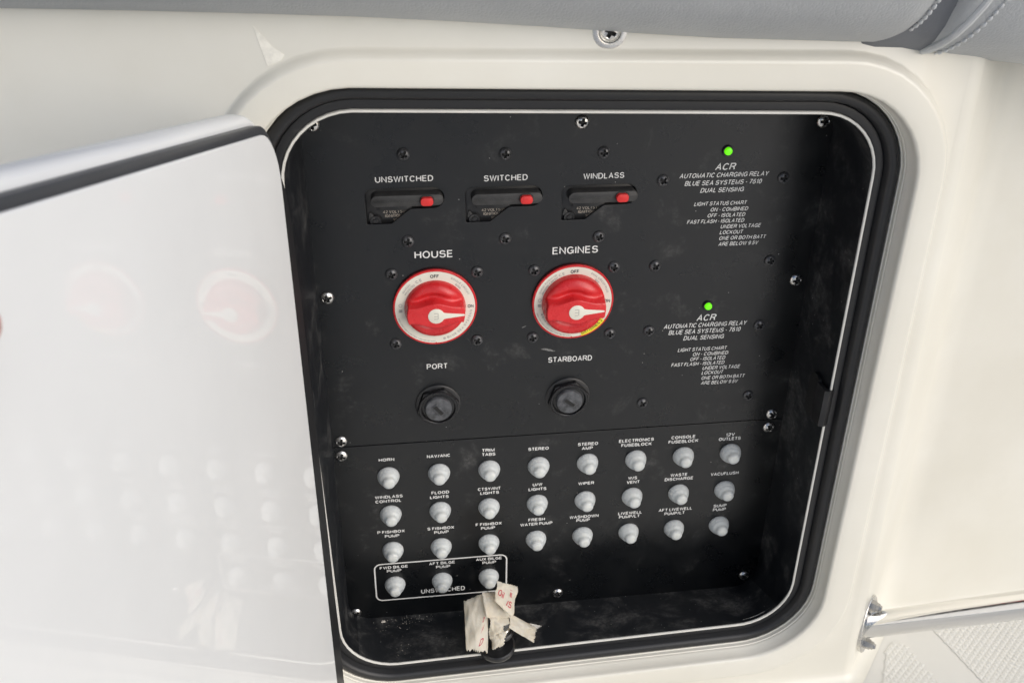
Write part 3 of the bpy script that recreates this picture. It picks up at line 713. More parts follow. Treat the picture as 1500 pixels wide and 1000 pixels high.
# ------------------------------------------------------------------ battery switches
def knob_mesh(r, h_rim, h_dome, h_bar, cyl):
    NA, NR = 120, 46; v = []; f = []
    def hh(u, w_):
        rr = min(1.0, math.hypot(u, w_) / r)
        hw0 = .0074 + .0031 * (0.5 + 0.5 * math.cos(max(-1, min(1, u / .0165)) * PI))
        hd = h_bar - (.0030 if w_ > 0 else .0052)
        d = h_rim + (hd - h_rim) * (1 - rr ** 3.4) ** 0.62
        g_ = (abs(w_) - hw0 - .0014) / .0030
        d -= (.0034 if w_ > 0 else .0020) * math.exp(-g_ * g_) * (1 - rr ** 8) * (1 + .25 * math.cos(u / r * 4.2 + .6))
        d += .0009 * math.sin(u / r * 4.4 - .5) * (1 - rr ** 4)
        hw = .0074 + .0031 * (0.5 + 0.5 * math.cos(max(-1, min(1, u / .0165)) * PI))
        if w_ > 0 and u > 0: hw -= .0004 * math.sin(max(0, min(1, u / r)) * PI)
        s = (hw - abs(w_)) / .0013
        s = max(0, min(1, s)); s = s * s * (3 - 2 * s)
        e = max(0, min(1, (r * .985 - math.hypot(u, w_)) / .0012)); e = e * e * (3 - 2 * e)
        d2 = h_rim * .2
        top = h_bar - .00015 * (u / .01) ** 2
        return d + (top - d) * s * e
    v.append((0, -hh(0, 0), 0))
    for j in range(1, NR + 1):
        rr = r * (j / NR) ** 0.8
        for i in range(NA):
            a = 2 * PI * i / NA; u, w_ = rr * math.cos(a), rr * math.sin(a); v.append((u, -hh(u * .999, w_ * .999), w_))
    for i in range(NA): f.append((0, 1 + i, 1 + (i + 1) % NA))
    for j in range(NR - 1):
        for i in range(NA):
            k = (i + 1) % NA; a = 1 + j * NA; b = a + NA
            f.append((a + i, b + i, b + k, a + k))
    a = 1 + (NR - 1) * NA; b = len(v)
    for i in range(NA):
        t = 2 * PI * i / NA; v.append((r * 1.01 * math.cos(t), -cyl, r * 1.01 * math.sin(t)))
    for i in range(NA): k = (i + 1) % NA; f.append((a + i, b + i, b + k, a + k))
    return v, f
def battery_switch(cx, cz, hb, tall):
    t = empty('battery_switch', (cx, 0, cz))
    mm = MB(); mm.add(*rev([(.0297, 0), (.0300, .0006), (.0300, .0026), (.0296, .0030), (.0289, .0030), (.0287, .0026), (0, .0026)], 72)); mm.build('bezel', M['red'], t)
    rin = .0205
    v = []; f = []; n = 72
    for i in range(n):
        a = 2 * PI * i / n
        for r_ in (rin, .0286): v.append((r_ * math.cos(a), -.0029, r_ * math.sin(a)))
    for i in range(n): k = (i + 1) % n; f.append((2 * i, 2 * i + 1, 2 * k + 1, 2 * k))
    lr = build('label_ring', v, f, M['cream'], t, smooth=False)
    yl = -.00305
    arc_text('OFF', .0251, 90, .0027, yl, lr, M['darkprint'], 1.0, bold=.015)
    text = text_on_panel('ON', .0253, .0003, .0042, .0027, 1, 0, lr, M['darkprint'], yl, 'ring_lettering')
    if not tall:
        arc_text('SINGLE CIRCUIT', .0259, 43, .0015, yl, lr, M['greyprint'], 1.25, track=.09); arc_text('6006', .0234, 45, .0015, yl, lr, M['greyprint'], 1.2)
        arc_text('IGNITION', .0259, 141, .0014, yl, lr, M['greyprint'], 1.15, track=.05); arc_text('PROTECTED', .0237, 139, .0014, yl, lr, M['greyprint'], 1.1)
        arc_text('CE', .0246, 117, .0021, yl, lr, M['greyprint'], 1.3, track=.3)
        arc_text('( BLUE SEA SYSTEMS', .0258, 318, .0016, yl, lr, M['greyprint'], 1.35, flip=True, track=.18)
    else:
        arc_text('DUAL CIRCUIT PLUS', .0262, 39, .0014, yl, lr, M['greyprint'], 1.25, track=.06); arc_text('6011', .0238, 45, .0014, yl, lr, M['greyprint'], 1.2)
        arc_text('PATENT NO', .0263, 131, .0013, yl, lr, M['greyprint'], 1.2, track=.06); arc_text('7,280,947', .0242, 129, .0013, yl, lr, M['greyprint'], 1.1)
        arc_text('IGNITION', .0262, 153, .0013, yl, lr, M['greyprint'], 1.05, track=.04); arc_text('PROTECTED', .0241, 151, .0013, yl, lr, M['greyprint'], .95)
        arc_text('CE', .0250, 112, .0020, yl, lr, M['greyprint'], 1.3, track=.3)
        arc_text('( BLUE SEA SYSTEMS', .0242, 227, .0014, yl, lr, M['greyprint'], 1.2, flip=True, track=.1)
        v = []; f = []; ng = 16
        for i in range(ng + 1):
            a = R(285 + 42 * i / ng)
            for r_ in (.0244, .0288): v.append((r_ * math.cos(a), -.00312, r_ * math.sin(a)))
        for i in range(ng): f.append((2 * i, 2 * i + 1, 2 * i + 3, 2 * i + 2))
        st = build('yellow_sticker', v, f, M['yellow'], t, smooth=False)
        arc_text('BATTERIES 2', .0266, 306, .0022, -.0032, st, M['darkprint'], 1.15, flip=True, bold=.01)
    arc_text('300A CONT 500A 5 MIN 700A 1 MIN 48V DC MAX', .0272, 232, .0010, yl, lr, M['greyprint'], 1.15, flip=True, track=.1)
    ul = MB()
    A_ = circ(-.0246, .0031, .0013, 16); B_ = circ(-.0246, .0031, .0010, 16)
    ul.add([(p[0], yl, p[1]) for p in A_ + B_], [(i, (i + 1) % 16, 16 + (i + 1) % 16, 16 + i) for i in range(16)])
    for k_ in range(3):
        ul.add([(-.0259, yl, -.0002 - k_ * .0008), (-.0233, yl, -.0002 - k_ * .0008), (-.0233, yl, -.0007 - k_ * .0008), (-.0259, yl, -.0007 - k_ * .0008)], [(0, 1, 2, 3)])
    ul.build('ring_lettering', M['greyprint'], lr, smooth=False)
    nt = MB(); nt.add([(-.0008, yl, -.0288), (.0008, yl, -.0288), (0, yl, -.0277)], [(0, 1, 2)]); nt.build('index_notch', M['red'], lr, smooth=False)
    r = .0217 if not tall else .0228
    v, f = knob_mesh(r, .0048 if not tall else .0080, .0100 if not tall else .0125, hb, .0026)
    kn = build('knob', v, f, M['red'], t, sharp=75)
    # pointer let into the face of the bar
    pts_ = []
    for i in range(19): a = R(26 + (360 - 52) * i / 18); pts_.append((.0058 * math.cos(a), .0058 * math.sin(a)))
    pts_ += [(.0074, -.0021), (.0196, -.0006), (.0201, -.0001), (.0201, .0001), (.0196, .0006), (.0074, .0021)]
    mm = MB(); mm.add(*prism([(a, b) for a, b in pts_], hb - .0008, hb + .00025, .0001))
    pn = mm.build('pointer', M['cream'], kn)
    mm = MB()
    for a, b, c, d in ((-.0016, .0026, .0009, .0019), (-.0016, .0003, .0009, -.0004), (-.0016, -.0019, .0009, -.0026), (.0009, .0024, .0016, -.0024)):
        mm.add([(a, -hb - .0003, b), (c, -hb - .0003, b), (c, -hb - .0003, d), (a, -hb - .0003, d)], [(0, 1, 2, 3)])
    mm.build('emblem', simple('emblem_grey', (0.5, 0.49, 0.44), 0.5), kn, smooth=False)
    return t
s1 = battery_switch(RINGS[0][0], RINGS[0][1], .0155, False)
tag(s1, 'red rotary battery switch under the word HOUSE, pointer turned to ON', 'battery switch', 'red rotary battery switches')
s2 = battery_switch(RINGS[1][0], RINGS[1][1], .0182, True)
tag(s2, 'red rotary battery switch under the word ENGINES, with a yellow sticker on its ring', 'battery switch', 'red rotary battery switches')

# ------------------------------------------------------------------ fuse holders
def fuse(cx, cz, rot):
    t = empty('fuse_holder', (cx, 0, cz))
    mm = MB(); mm.add(*rev([(.0172, 0), (.0172, .0008), (.0166, .0012), (.0125, .0012), (.0125, 0)], 48)); mm.build('washer', M['black'], t)
    hexa = []
    for i in range(6):
        a0 = R(12 + 60 * i)
        for k_ in range(-2, 3):
            a = a0 + k_ * R(2.2); rr = .0162 - .0002 * abs(k_); hexa.append((rr * math.cos(a), rr * math.sin(a)))
    mm = MB(); mm.add(*prism(hexa, .0012, .0052, .0006)); nut = mm.build('nut', M['nut'], t)
    mm = MB(); mm.add(*rev([(.0146, .0050), (.0148, .0062), (.0144, .0068), (.0130, .0068), (.0126, .0064), (.0126, .0010), (.0, .0010)], 48)); mm.build('collar', M['nut'], t)
    mm = MB(); mm.add(*rev([(.0102, .0012), (.0104, .0068), (.0102, .0078), (.0096, .0084), (.0088, .0085), (0, .0085)], 40)); cp = mm.build('cap', M['cap'], t)
    c, s = math.cos(R(rot)), math.sin(R(rot))
    def rt(l): return [(x * c - z * s, x * s + z * c) for x, z in l]
    mm = MB(); mm.add(*prism(rt(stadium(-.0055, .0055, -.0027, .0027, 4, .0006)), .0082, .0090, .0001)); mm.build('slot_frame', M['cap'], cp)
    mm = MB(); mm.add(*prism(rt(stadium(-.0046, .0046, -.0014, .0014, 3, .0003)), .0082, .00908, 0)); mm.build('slot', M['recess'], cp)
    return t
tag(fuse(FUSES[0][0], FUSES[0][1], -52), 'black screw-cap fuse holder with a steep slanting slot, under the word PORT', 'fuse holder', 'black fuse holders')
tag(fuse(FUSES[1][0], FUSES[1][1], -38), 'black screw-cap fuse holder under the word STARBOARD', 'fuse holder', 'black fuse holders')

# ------------------------------------------------------------------ green lights
def led(cx, cz):
    t = empty('indicator_light', (cx, 0, cz))
    mm = MB(); mm.add(*rev([(.0040, 0), (.0040, .0010), (.0036, .0016), (.0030, .0016), (.0028, .0008), (0, .0008)], 28)); mm.build('bezel', M['black'], t)
    mm = MB(); mm.add(*rev([(.0027, .0006), (.0027, .0022), (.0023, .0030), (.0012, .0034), (0, .0035)], 24)); mm.build('lens', M['led'], t)
    return t
tag(led(*LEDS[0]), 'lit green indicator light above the upper ACR lettering', 'indicator light', 'green indicator lights')
tag(led(*LEDS[1]), 'lit green indicator light above the lower ACR lettering', 'indicator light', 'green indicator lights')

# ------------------------------------------------------------------ breaker buttons with boots
NAMES = [['HORN', 'NAV/ANC', 'TRIM TABS', 'STEREO', 'STEREO AMP', 'ELECTRONICS FUSEBLOCK', 'CONSOLE FUSEBLOCK', '12V OUTLETS'],
         ['WINDLASS CONTROL', 'FLOOD LIGHTS', 'CTSY/INT LIGHTS', 'U/W LIGHTS', 'WIPER', 'W/S VENT', 'WASTE DISCHARGE', 'VACUFLUSH'],
         ['P FISHBOX PUMP', 'S FISHBOX PUMP', 'F FISHBOX PUMP', 'FRESH WATER PUMP', 'WASHDOWN PUMP', 'LIVEWELL PUMP/LT', 'AFT LIVEWELL PUMP/LT', 'SUMP PUMP'],
         ['FWD BILGE PUMP', 'AFT BILGE PUMP', 'AUX BILGE PUMP']]
def make_button():
    t = empty('breaker_button')
    mm = MB(); mm.add(*rev([(.0087, 0), (.0088, .0012), (.0086, .0020), (.0083, .0024), (.0082, .0026), (.0081, .0036), (.0078, .0042), (.0075, .0045), (.0074, .0048), (.0072, .0056),
                            (.0067, .0064), (.0060, .0071), (.0054, .0077), (.0051, .0084), (.0050, .0095), (.0047, .0105), (.0041, .0112), (.0031, .0117), (.0016, .0119), (0, .0120)], 32)); mm.build('boot', M['boot'], t, sharp=60)
    mm = MB(); mm.add(*rev([(.0032, 0), (.0032, .0100), (.0029, .0108), (.0020, .0112), (0, .0113)], 20)); mm.build('push_button', M['inner'], t)
    mm = MB(); mm.add(*rev([(.0074, 0), (.0074, .0016), (.0060, .0020), (.0, .0020)], 24)); mm.build('collar_nut', M['rim'], t)
    return t
bt0 = make_button(); first = True
for j, row in enumerate(BOOTS):
    for i, (x, z) in enumerate(row):
        o = bt0 if first else copy_tree(bt0); first = False
        o.location = (x, 0, z)
        o.rotation_euler = (random.uniform(-.03, .03), random.uniform(0, 6.28), random.uniform(-.05, .05))
        tag(o, 'frosted rubber-booted breaker button under the words ' + NAMES[j][i] if ' ' in NAMES[j][i] else 'frosted rubber-booted breaker button under the word ' + NAMES[j][i],
            'breaker button', 'breaker buttons under frosted rubber boots')

# ------------------------------------------------------------------ screw with cup washer on the console face
cw = empty('cup_screw', (WSCREW[0], WSCREW[1], WSCREW[2] + .0008)); cw.parent = console
C_ = cw
mm = MB(); mm.add(*rev([(.0100, 0), (.0100, .0003), (.0096, .0008), (.0074, .0014), (.0066, .0012), (.0060, .0004), (0, .0002)], 40)); mm.build('cup_washer', M['steel'], cw)
o = SCR['steel'].copy(); C.objects.link(o); o.parent = cw; o.scale = (1.15, 1.0, 1.15); o.location = (0, -.0006, 0); o.rotation_euler = (0, .5, 0)

# ------------------------------------------------------------------ door
DN = Vector((0.99137, -0.13089, 0.0)).normalized(); DD = -0.028967
S = Vector((-0.13089, -0.99137, 0)).normalized()          # along the door, away from the hinge
ORG = DN * DD
def dpt(s, z, dep):                                        # dep: behind the inner face
    return ORG + S * s + Vector((-.0078 * z * 1.0, 0, z)) - DN * dep
def door_loop(off, rad=.036, n=8):
    c = [(.1085 - off, .3115 + off * .97), (.475 + off, .4000 + off * 1.03), (.475 + off, -.165 - off), (.1245 - off, -.170 - off)]
    out = []
    for i in range(4):
        p0, p1, p2 = Vector(c[i - 1]), Vector(c[i]), Vector(c[(i + 1) % 4])
        a = (p0 - p1).normalized(); b = (p2 - p1).normalized(); ang = a.angle(b); r = rad + off
        t = r / math.tan(ang / 2); A1_ = p1 + a * t; B1_ = p1 + b * t; cen = p1 + (a + b).normalized() * (r / math.sin(ang / 2))
        va = A1_ - cen; vb = B1_ - cen; sw = va.angle(vb)
        sg = 1 if va.x * vb.y - va.y * vb.x > 0 else -1
        for k in range(n + 1):
            th = sg * sw * k / n; out.append((cen.x + va.x * math.cos(th) - va.y * math.sin(th), cen.y + va.x * math.sin(th) + va.y * math.cos(th)))
    return out
door = empty('locker_door', tuple(dpt(.115, 0, .01)))
tag(door, 'glossy white locker door swung open on the left, edged with dark seal', 'locker door')
bpy.context.view_layer.update()
def dloft(name, prof, m, capfirst=False, caplast=False, sharp=40):
    v = []; f = []; n = None
    base = Vector(door.location)
    for off, dep in prof:
        lp = door_loop(off); n = len(lp)
        for s, z in lp: v.append(dpt(s, z, dep) - base)
    for j in range(len(prof) - 1):
        for i in range(n): k = (i + 1) % n; f.append((j * n + i, j * n + k, (j + 1) * n + k, (j + 1) * n + i))
    if capfirst: f.append(tuple(range(n)))
    if caplast: f.append(tuple((len(prof) - 1) * n + i for i in range(n)))
    return build(name, v, f, m, door, sharp=sharp)
dloft('inner_skin', [(0, 0), (.0006, .0003), (.0008, .0012), (.0008, .006)], M['door'], capfirst=True, sharp=8)
dloft('door_seal', [(.0006, .0010), (.0030, .0011), (.0046, .0020), (.0046, .0034), (.0046, .0060), (.0030, .0068)], M['doorrubber'])
dloft('outer_shell', [(-.01, .0066), (.0042, .0066), (.0064, .0071), (.0080, .0084), (.0090, .0106), (.0094, .0140), (.0092, .0178), (.0080, .0206), (.0040, .0222)], M['door'], caplast=True)
mm = MB(); base = Vector(door.location)
hs_ = []
for z, t0, t1 in ((.290, .1120, .1080), (.284, .1120, .1000), (.274, .1120, .0940), (.255, .1120, .0895), (.20, .1120, .0880), (.10, .1140, .0890), (0, .1165, .0905), (-.08, .1185, .0920), (-.13, .1200, .0940), (-.150, .1205, .1000), (-.160, .1210, .1130)):
    hs_.append([dpt(a_, z, b_) - base for a_, b_ in ((t0, .0012), (t1 + .003, .0012), (t1, .0026), (t1, .0050), (t1 + .004, .0064), (t0, .0064))])
vv = [p for r_ in hs_ for p in r_]
mm.add(vv, [(6 * j + i, 6 * j + (i + 1) % 6, 6 * j + 6 + (i + 1) % 6, 6 * j + 6 + i) for j in range(len(hs_) - 1) for i in range(6)] + [tuple(range(6)), tuple(range(len(vv) - 6, len(vv)))])
mm.build('hinge_side_seal', M['rubber'], door, sharp=60)
# hinges on the outer side
for z in (.22, -.02):
    mm = MB()
    a = dpt(.125, z, .016) - Vector(door.location); b_ = Vector((-.0830, -.0836, z)) - Vector(door.location)
    c_ = dpt(.165, z, .016) - Vector(door.location)
    hv, hf = tube([b_, (a + b_) / 2, a, c_], .0035, 8); mm.add(hv, hf)
    mm.add(*tube([a + Vector((0, 0, -.02)), a + Vector((0, 0, .02))], .005, 10))
    mm.build('hinge', M['steel'], door)

# ------------------------------------------------------------------ hand holding the door's free edge
def skin_mesh(name, chains, mat_, levels=2):
    vs = []; es = []; rs = []
    for ch in chains:
        st = None
        for k_, (p, r) in enumerate(ch):
            if k_ == 0 and isinstance(p, int): st = p; continue
            vs.append(tuple(p)); rs.append(r)
            if k_ > 0 : es.append((st, len(vs) - 1))
            st = len(vs) - 1
    me = bpy.data.meshes.new(name); me.from_pydata(vs, es, [])
    o = bpy.data.objects.new(name, me); C.objects.link(o)
    md = o.modifiers.new('s', 'SKIN'); md.use_smooth_shade = True
    for i, r in enumerate(rs):
        me.skin_vertices[0].data[i].radius = (r, r); me.skin_vertices[0].data[i].use_root = (i == 0)
    sb = o.modifiers.new('u', 'SUBSURF'); sb.levels = levels
    dg = bpy.context.evaluated_depsgraph_get(); m2 = bpy.data.meshes.new_from_object(o.evaluated_get(dg))
    bpy.data.objects.remove(o)
    m2.materials.clear(); m2.materials.append(mat_)
    for p in m2.polygons: p.use_smooth = True
    o = bpy.data.objects.new(name, m2); return link(o)
hz = .370
def hp(s, z, dep): return dpt(s, z, dep)
chains = [
    [(hp(.66, hz - .16, .05), .030), (hp(.58, hz - .07, .035), .024), (hp(.545, hz - .035, .03), .026), (hp(.515, hz - .012, .028), .027), (hp(.497, hz, .026), .022)],
    [(2, 0), (hp(.530, hz - .008, -.002), .013), (hp(.495, hz + .002, -.011), .0105), (hp(.460, hz + .002, -.0105), .0092), (hp(.4120, hz - .002, -.0075), .0074)],
    [(4, 0), (hp(.475, hz + .024, .028), .0095), (hp(.440, hz + .032, .027), .0085), (hp(.414, hz + .034, .0245), .0075)],
    [(4, 0), (hp(.468, hz + .006, .028), .0098), (hp(.430, hz + .010, .028), .0088), (hp(.402, hz + .010, .0245), .0078)],
    [(4, 0), (hp(.470, hz - .014, .028), .0095), (hp(.434, hz - .013, .028), .0085), (hp(.408, hz - .013, .0245), .0075)],
    [(4, 0), (hp(.478, hz - .034, .027), .0085), (hp(.448, hz - .036, .026), .0075), (hp(.426, hz - .037, .0235), .0068)]]
hand = skin_mesh('person', chains, M['skin'])
tag(hand, 'reddish thumb tip of a person holding the open door at the left edge', 'person')

# ------------------------------------------------------------------ seat cushions above
def bolster(name, axis, r, m, parent, seg=40, pw=2.6, yc=-.07, depth=.09):
    """axis: (x, bottom z, scale) ; soft squarish section, deep in Y"""
    v = []; f = []
    for x, zb_, s, fw in axis:
        for k_ in range(seg):
            a = 2 * PI * k_ / seg
            c, sn = math.cos(a), math.sin(a)
            ey_ = math.copysign(abs(c) ** (2 / pw), c) * (depth * s); ez = math.copysign(abs(sn) ** (2 / pw), sn) * (r * s)
            v.append((x, yc + depth - fw + ey_ , zb_ + r + ez))
    n = len(axis)
    for j in range(n - 1):
        for k_ in range(seg): m_ = (k_ + 1) % seg; f.append((j * seg + k_, j * seg + m_, (j + 1) * seg + m_, (j + 1) * seg + k_))
    f += [tuple(range(seg)), tuple((n - 1) * seg + k_ for k_ in range(seg))]
    return build(name, v, f, m, parent, sharp=80), v, seg
def bottom(x):
    P_ = [(-.6, .386)] + [tuple(c) for c in CUSH] + [(.40, .3405), (.70, .315)]
    for (a, za), (b, zb_) in zip(P_[:-1], P_[1:]):
        if a <= x <= b: return za + (zb_ - za) * (x - a) / (b - a)
    return P_[-1][1]
DZC = -.0092
RC = .120; FW = .062
cu1 = empty('seat_cushion', (0, 0, 0)); tag(cu1, 'long grey vinyl seat cushion overhanging the top of the console', 'seat cushion', 'grey vinyl cushions on the console')
ax = [(-.60, bottom(-.6) + DZC, 1, FW)] + [(-.6 + .05 * k_, bottom(-.6 + .05 * k_) + DZC, 1, FW) for k_ in range(1, 17)]
xs = .292; XL = .050
ax = [a for a in ax if a[0] < xs] + [(xs, bottom(xs) + DZC, 1, FW)]
for k_ in range(1, 25):
    t = math.sin(PI / 2 * k_ / 24.3); ax.append((xs + XL * t, bottom(xs) + DZC, math.sqrt(1 - t * t), FW))
bolster('cushion_body', ax, RC, M['vinyl'], cu1)
def section_pt(a, x, zb_, s, fw, r=RC, pw=2.6, yc=-.07, depth=.09, out=0.0):
    c, sn = math.cos(a), math.sin(a)
    return Vector((x, yc + depth - fw + math.copysign(abs(c) ** (2 / pw), c) * (depth * s + out), zb_ + r + math.copysign(abs(sn) ** (2 / pw), sn) * (r * s + out)))
def ring(name, xf, zf, sf, fw, rad, m, parent, out=0.0, r=RC):
    pts_ = []
    for k_ in range(49):
        a = 2 * PI * k_ / 48; p = section_pt(a, 0, 0, 1, fw, r); zz = p.z
        x_ = xf(zz); pts_.append(section_pt(a, x_, zf, sf, fw, r, out=out))
    v, f = tube(pts_, rad, 10, cap=False); return build(name, v, f, m, parent)
def stitches(xf, zf, sf, fw, m, parent, r=RC, out=.0004, n=170):
    mb = MB()
    P_ = []
    for k_ in range(n + 1):
        a = PI * 1.0 + PI * .62 * k_ / n; p = section_pt(a, 0, 0, 1, fw, r); P_.append(section_pt(a, xf(p.z), zf, sf, fw, r, out=out))
    acc = 0; last = P_[0]; seg_ = [P_[0]]
    L_ = .0042
    for p in P_[1:]:
        acc += (p - last).length; last = p; seg_.append(p)
        if acc >= L_:
            q0, q1 = seg_[0], seg_[-1]; m_ = (q0 + q1) / 2; d = (q1 - q0) * .40
            mb.add(*tube([m_ - d * 1.05, m_ - d * .7, m_, m_ + d * .7, m_ + d * 1.05], [.0003, .0010, .0014, .0010, .0003], 7)); acc = 0; seg_ = [p]
    return mb.build('stitching', m, parent)
s6 = math.sqrt(1 - .62 ** 2)
ring('piping', lambda z: xs + XL * .66, bottom(xs) + DZC, math.sqrt(1 - .66 ** 2), FW, .0026, M['piping'], cu1)
stitches(lambda z: xs + XL * .30, bottom(xs) + DZC, math.sqrt(1 - .28 ** 2), FW, M['piping'], cu1, out=.0006)
# second cushion with its dark end gusset
cu2 = empty('seat_cushion', (0, 0, 0)); tag(cu2, 'grey vinyl seat cushion cut off by the right edge, beyond the dark gap', 'seat cushion', 'grey vinyl cushions on the console')
F2 = .056
def zb2(x): return .3355 - (x - .33) * .115
ax = [(.2800, zb2(.30) - .008, .90, F2 - .014), (.2830, zb2(.30) - .008, .955, F2 - .014), (.2870, zb2(.30) - .008, .985, F2 - .014), (.295, zb2(.3) - .008, .998, F2 - .014), (.312, zb2(.312) - .007, 1.0, F2 - .014), (.330, zb2(.33) - .004, .998, F2 - .008)]
bolster('end_gusset', ax, .120, M['darkvinyl'], cu2)
ax = [(.322, zb2(.322), .93, F2), (.3245, zb2(.3245), .985, F2), (.329, zb2(.329), 1.0, F2)] + [(.329 + .05 * k_, zb2(.329 + .05 * k_), 1, F2) for k_ in range(1, 9)]
bolster('cushion_body', ax, RC, M['vinyl'], cu2)
xf2 = lambda z: .3245 + max(0, z) * .22
ring('piping', xf2, zb2(.325), 1.0, F2, .0024, M['piping'], cu2)
stitches(lambda z: .3325 + max(0, z) * .26, zb2(.333), 1.0, F2, M['piping'], cu2, out=.0006)

# ------------------------------------------------------------------ rail
M['boltsteel'] = simple('bolt_steel', (0.55, 0.54, 0.52), 0.42, 1.0)
rail = empty('grab_rail', tuple(RAIL[0])); tag(rail, 'polished stainless rail bolted to the side of the console at lower right', 'rail')
A0 = Vector((0, 0, 0)); A1 = Vector(RAIL[1]) - Vector(RAIL[0]); dr = A1.normalized()
mm = MB(); mm.add(*tube([A0, A1 * .3, A1, A1 * 3.2], .0108, 32)); mm.build('tube', M['rail'], rail)
# oval flange plate square to the tube
fx = dr.cross(Vector((0, 1, 0))).normalized() if abs(dr.y) < .9 else Vector((0, 0, 1))
up = Vector((0, 0, 1)) - dr * dr.z; up.normalize(); sd_ = dr.cross(up).normalized()
pln = Vector((.70, -.70, .10)).normalized()
upp = (Vector((0.05, 0.05, 1)) - pln * pln.dot(Vector((0.05, 0.05, 1)))).normalized(); sdp = pln.cross(upp).normalized()
v = []; f = []; n = 40
for d_, sc_ in ((-.0040, 1.0), (-.0012, 1.0), (-.0006, .97), (-.0006, 0.2)):
    for i in range(n):
        a = 2 * PI * i / n; v.append(dr * .004 + pln * d_ + upp * .0285 * sc_ * math.sin(a) + sdp * .0190 * sc_ * math.cos(a))
for j in range(3):
    for i in range(n): k = (i + 1) % n; f.append((j * n + i, j * n + k, (j + 1) * n + k, (j + 1) * n + i))
f += [tuple(range(n)), tuple(3 * n + i for i in range(n))]
build('flange_plate', v, f, M['steel'], rail)
for s_ in (1, -1):
    base = dr * .004 + upp * .0205 * s_
    bv, bf = tube([base + pln * -.001, base + pln * .0030, base + pln * .0031, base + pln * .0056, base + pln * .0058, base + pln * .0075], [.0046, .0046, .0036, .0036, .0026, .0022], 6 if s_ else 6)
    mm = MB(); mm.add(bv, bf); mm.build('bolt', M['boltsteel'], rail, smooth=False)
pad = []; 
v = []; f = []
for d_ in (-.0085, -.0036):
    for i in range(n): a = 2 * PI * i / n; v.append(pln * d_ + upp * .0305 * math.sin(a) + sdp * .0205 * math.cos(a))
for i in range(n): k = (i + 1) % n; f.append((i, k, n + k, n + i))
f += [tuple(range(n)), tuple(n + i for i in range(n))]
tag(build('backing_pad', v, f, M['rim'], rail), 'white pad behind the steel flange')

# ------------------------------------------------------------------ non-skid areas of the deck
def inside(p, poly):
    c = False; j = len(poly) - 1
    for i in range(len(poly)):
        if (poly[i][1] > p[1]) != (poly[j][1] > p[1]) and p[0] < (poly[j][0] - poly[i][0]) * (p[1] - poly[i][1]) / (poly[j][1] - poly[i][1]) + poly[i][0]: c = not c
        j = i
    return c
polyA = [(.4035, -.0853 - .02), (.4400, -.0455), (.4475, -.0395), (.4540, -.0400), (.4580, -.0440), (.4790, -.1500), (.41, -.16)]
polyB = [(.4895, -.0150), (.4970, -.050), (.5170, -.150), (.80, -.15), (.80, -.004)]
mm = MB(); pch = .0047; hN = .0008
ang = R(38); ca, sa = math.cos(ang), math.sin(ang)
for poly in (polyA, polyB):
    mm.add([(p[0], p[1], DZ + .0004) for p in poly], [tuple(range(len(poly)))])
    for i in range(-60, 200):
        for j in range(-160, 160):
            x = .40 + (i * ca - j * sa) * pch; y = -.05 + (i * sa + j * ca) * pch
            if not (.40 < x < .80 and -.16 < y < 0.0) or not inside((x, y), poly): continue
            h = pch * .48
            q4 = [(x + (a * ca - b * sa) * h, y + (a * sa + b * ca) * h) for a, b in ((-1, -1), (1, -1), (1, 1), (-1, 1))]
            t4 = [(x + (a * ca - b * sa) * h * .35, y + (a * sa + b * ca) * h * .35) for a, b in ((-1, -1), (1, -1), (1, 1), (-1, 1))]
            mm.add([(a, b, DZ + .0003) for a, b in q4] + [(a, b, DZ + hN) for a, b in t4], [(4, 5, 6, 7)] + [(k_, (k_ + 1) % 4, 4 + (k_ + 1) % 4, 4 + k_) for k_ in range(4)])
ns = mm.build('nonskid_pattern', M['deckgel'], deck, smooth=False); ns['kind'] = 'stuff'

# ------------------------------------------------------------------ knob and the tape stuck on it
kb = empty('latch_knob', tuple(KNOB[0])); tag(kb, 'round black latch knob resting on the bottom lip of the locker under torn tape', 'knob')
def disc(prof, c, tiltx=0, tilty=0, seg=40):
    v, f = rev(prof, seg); m_ = Matrix.Rotation(R(tilty), 3, 'Y') @ Matrix.Rotation(R(90 + tiltx), 3, 'X')
    # rev grows along -Y; turn it so it grows along +Z
    m_ = Matrix.Rotation(R(tilty), 3, 'Y') @ Matrix.Rotation(R(-90 + tiltx), 3, 'X')
    return [m_ @ Vector(p) + Vector(c) for p in v], f
mm = MB(); mm.add(*disc([(.0120, -.0050), (.0138, -.0044), (.0148, -.0030), (.0150, -.0008), (.0145, .0008), (.0135, .0014), (.0120, .0010), (0, .0008)], (0, 0, 0), 6, -3)); mm.build('base_disc', M['black'], kb)
k1 = Vector(KNOB[1]) - Vector(KNOB[0])
mm = MB(); mm.add(*disc([(.0060, 0), (.0060, k1.z)], (0, 0, 0))); mm.build('neck', M['black'], kb)
mm = MB(); mm.add(*disc([(.0070, -.0040), (.0098, -.0034), (.0106, -.0016), (.0104, .0006), (.0094, .0014), (0, .0016)], k1, 6, -6)); mm.build('upper_disc', M['black'], kb)
mm = MB(); mm.add(*disc([(.0078, .0014), (.0078, .0040), (.0070, .0050), (0, .0052)], k1, 6, -6)); mm.build('steel_cap', M['steel'], kb)
mpts = [Vector(p) - Vector(KNOB[0]) for p in TAPE['M']]
v = mpts + [p + Vector((0, .0003, -.0012)) for p in mpts]
build('steel_blade', v, [(0, 1, 2, 3), (4, 5, 6, 7), (0, 1, 5, 4), (1, 2, 6, 5), (2, 3, 7, 6), (3, 0, 4, 7)], M['steel'], kb, smooth=False)

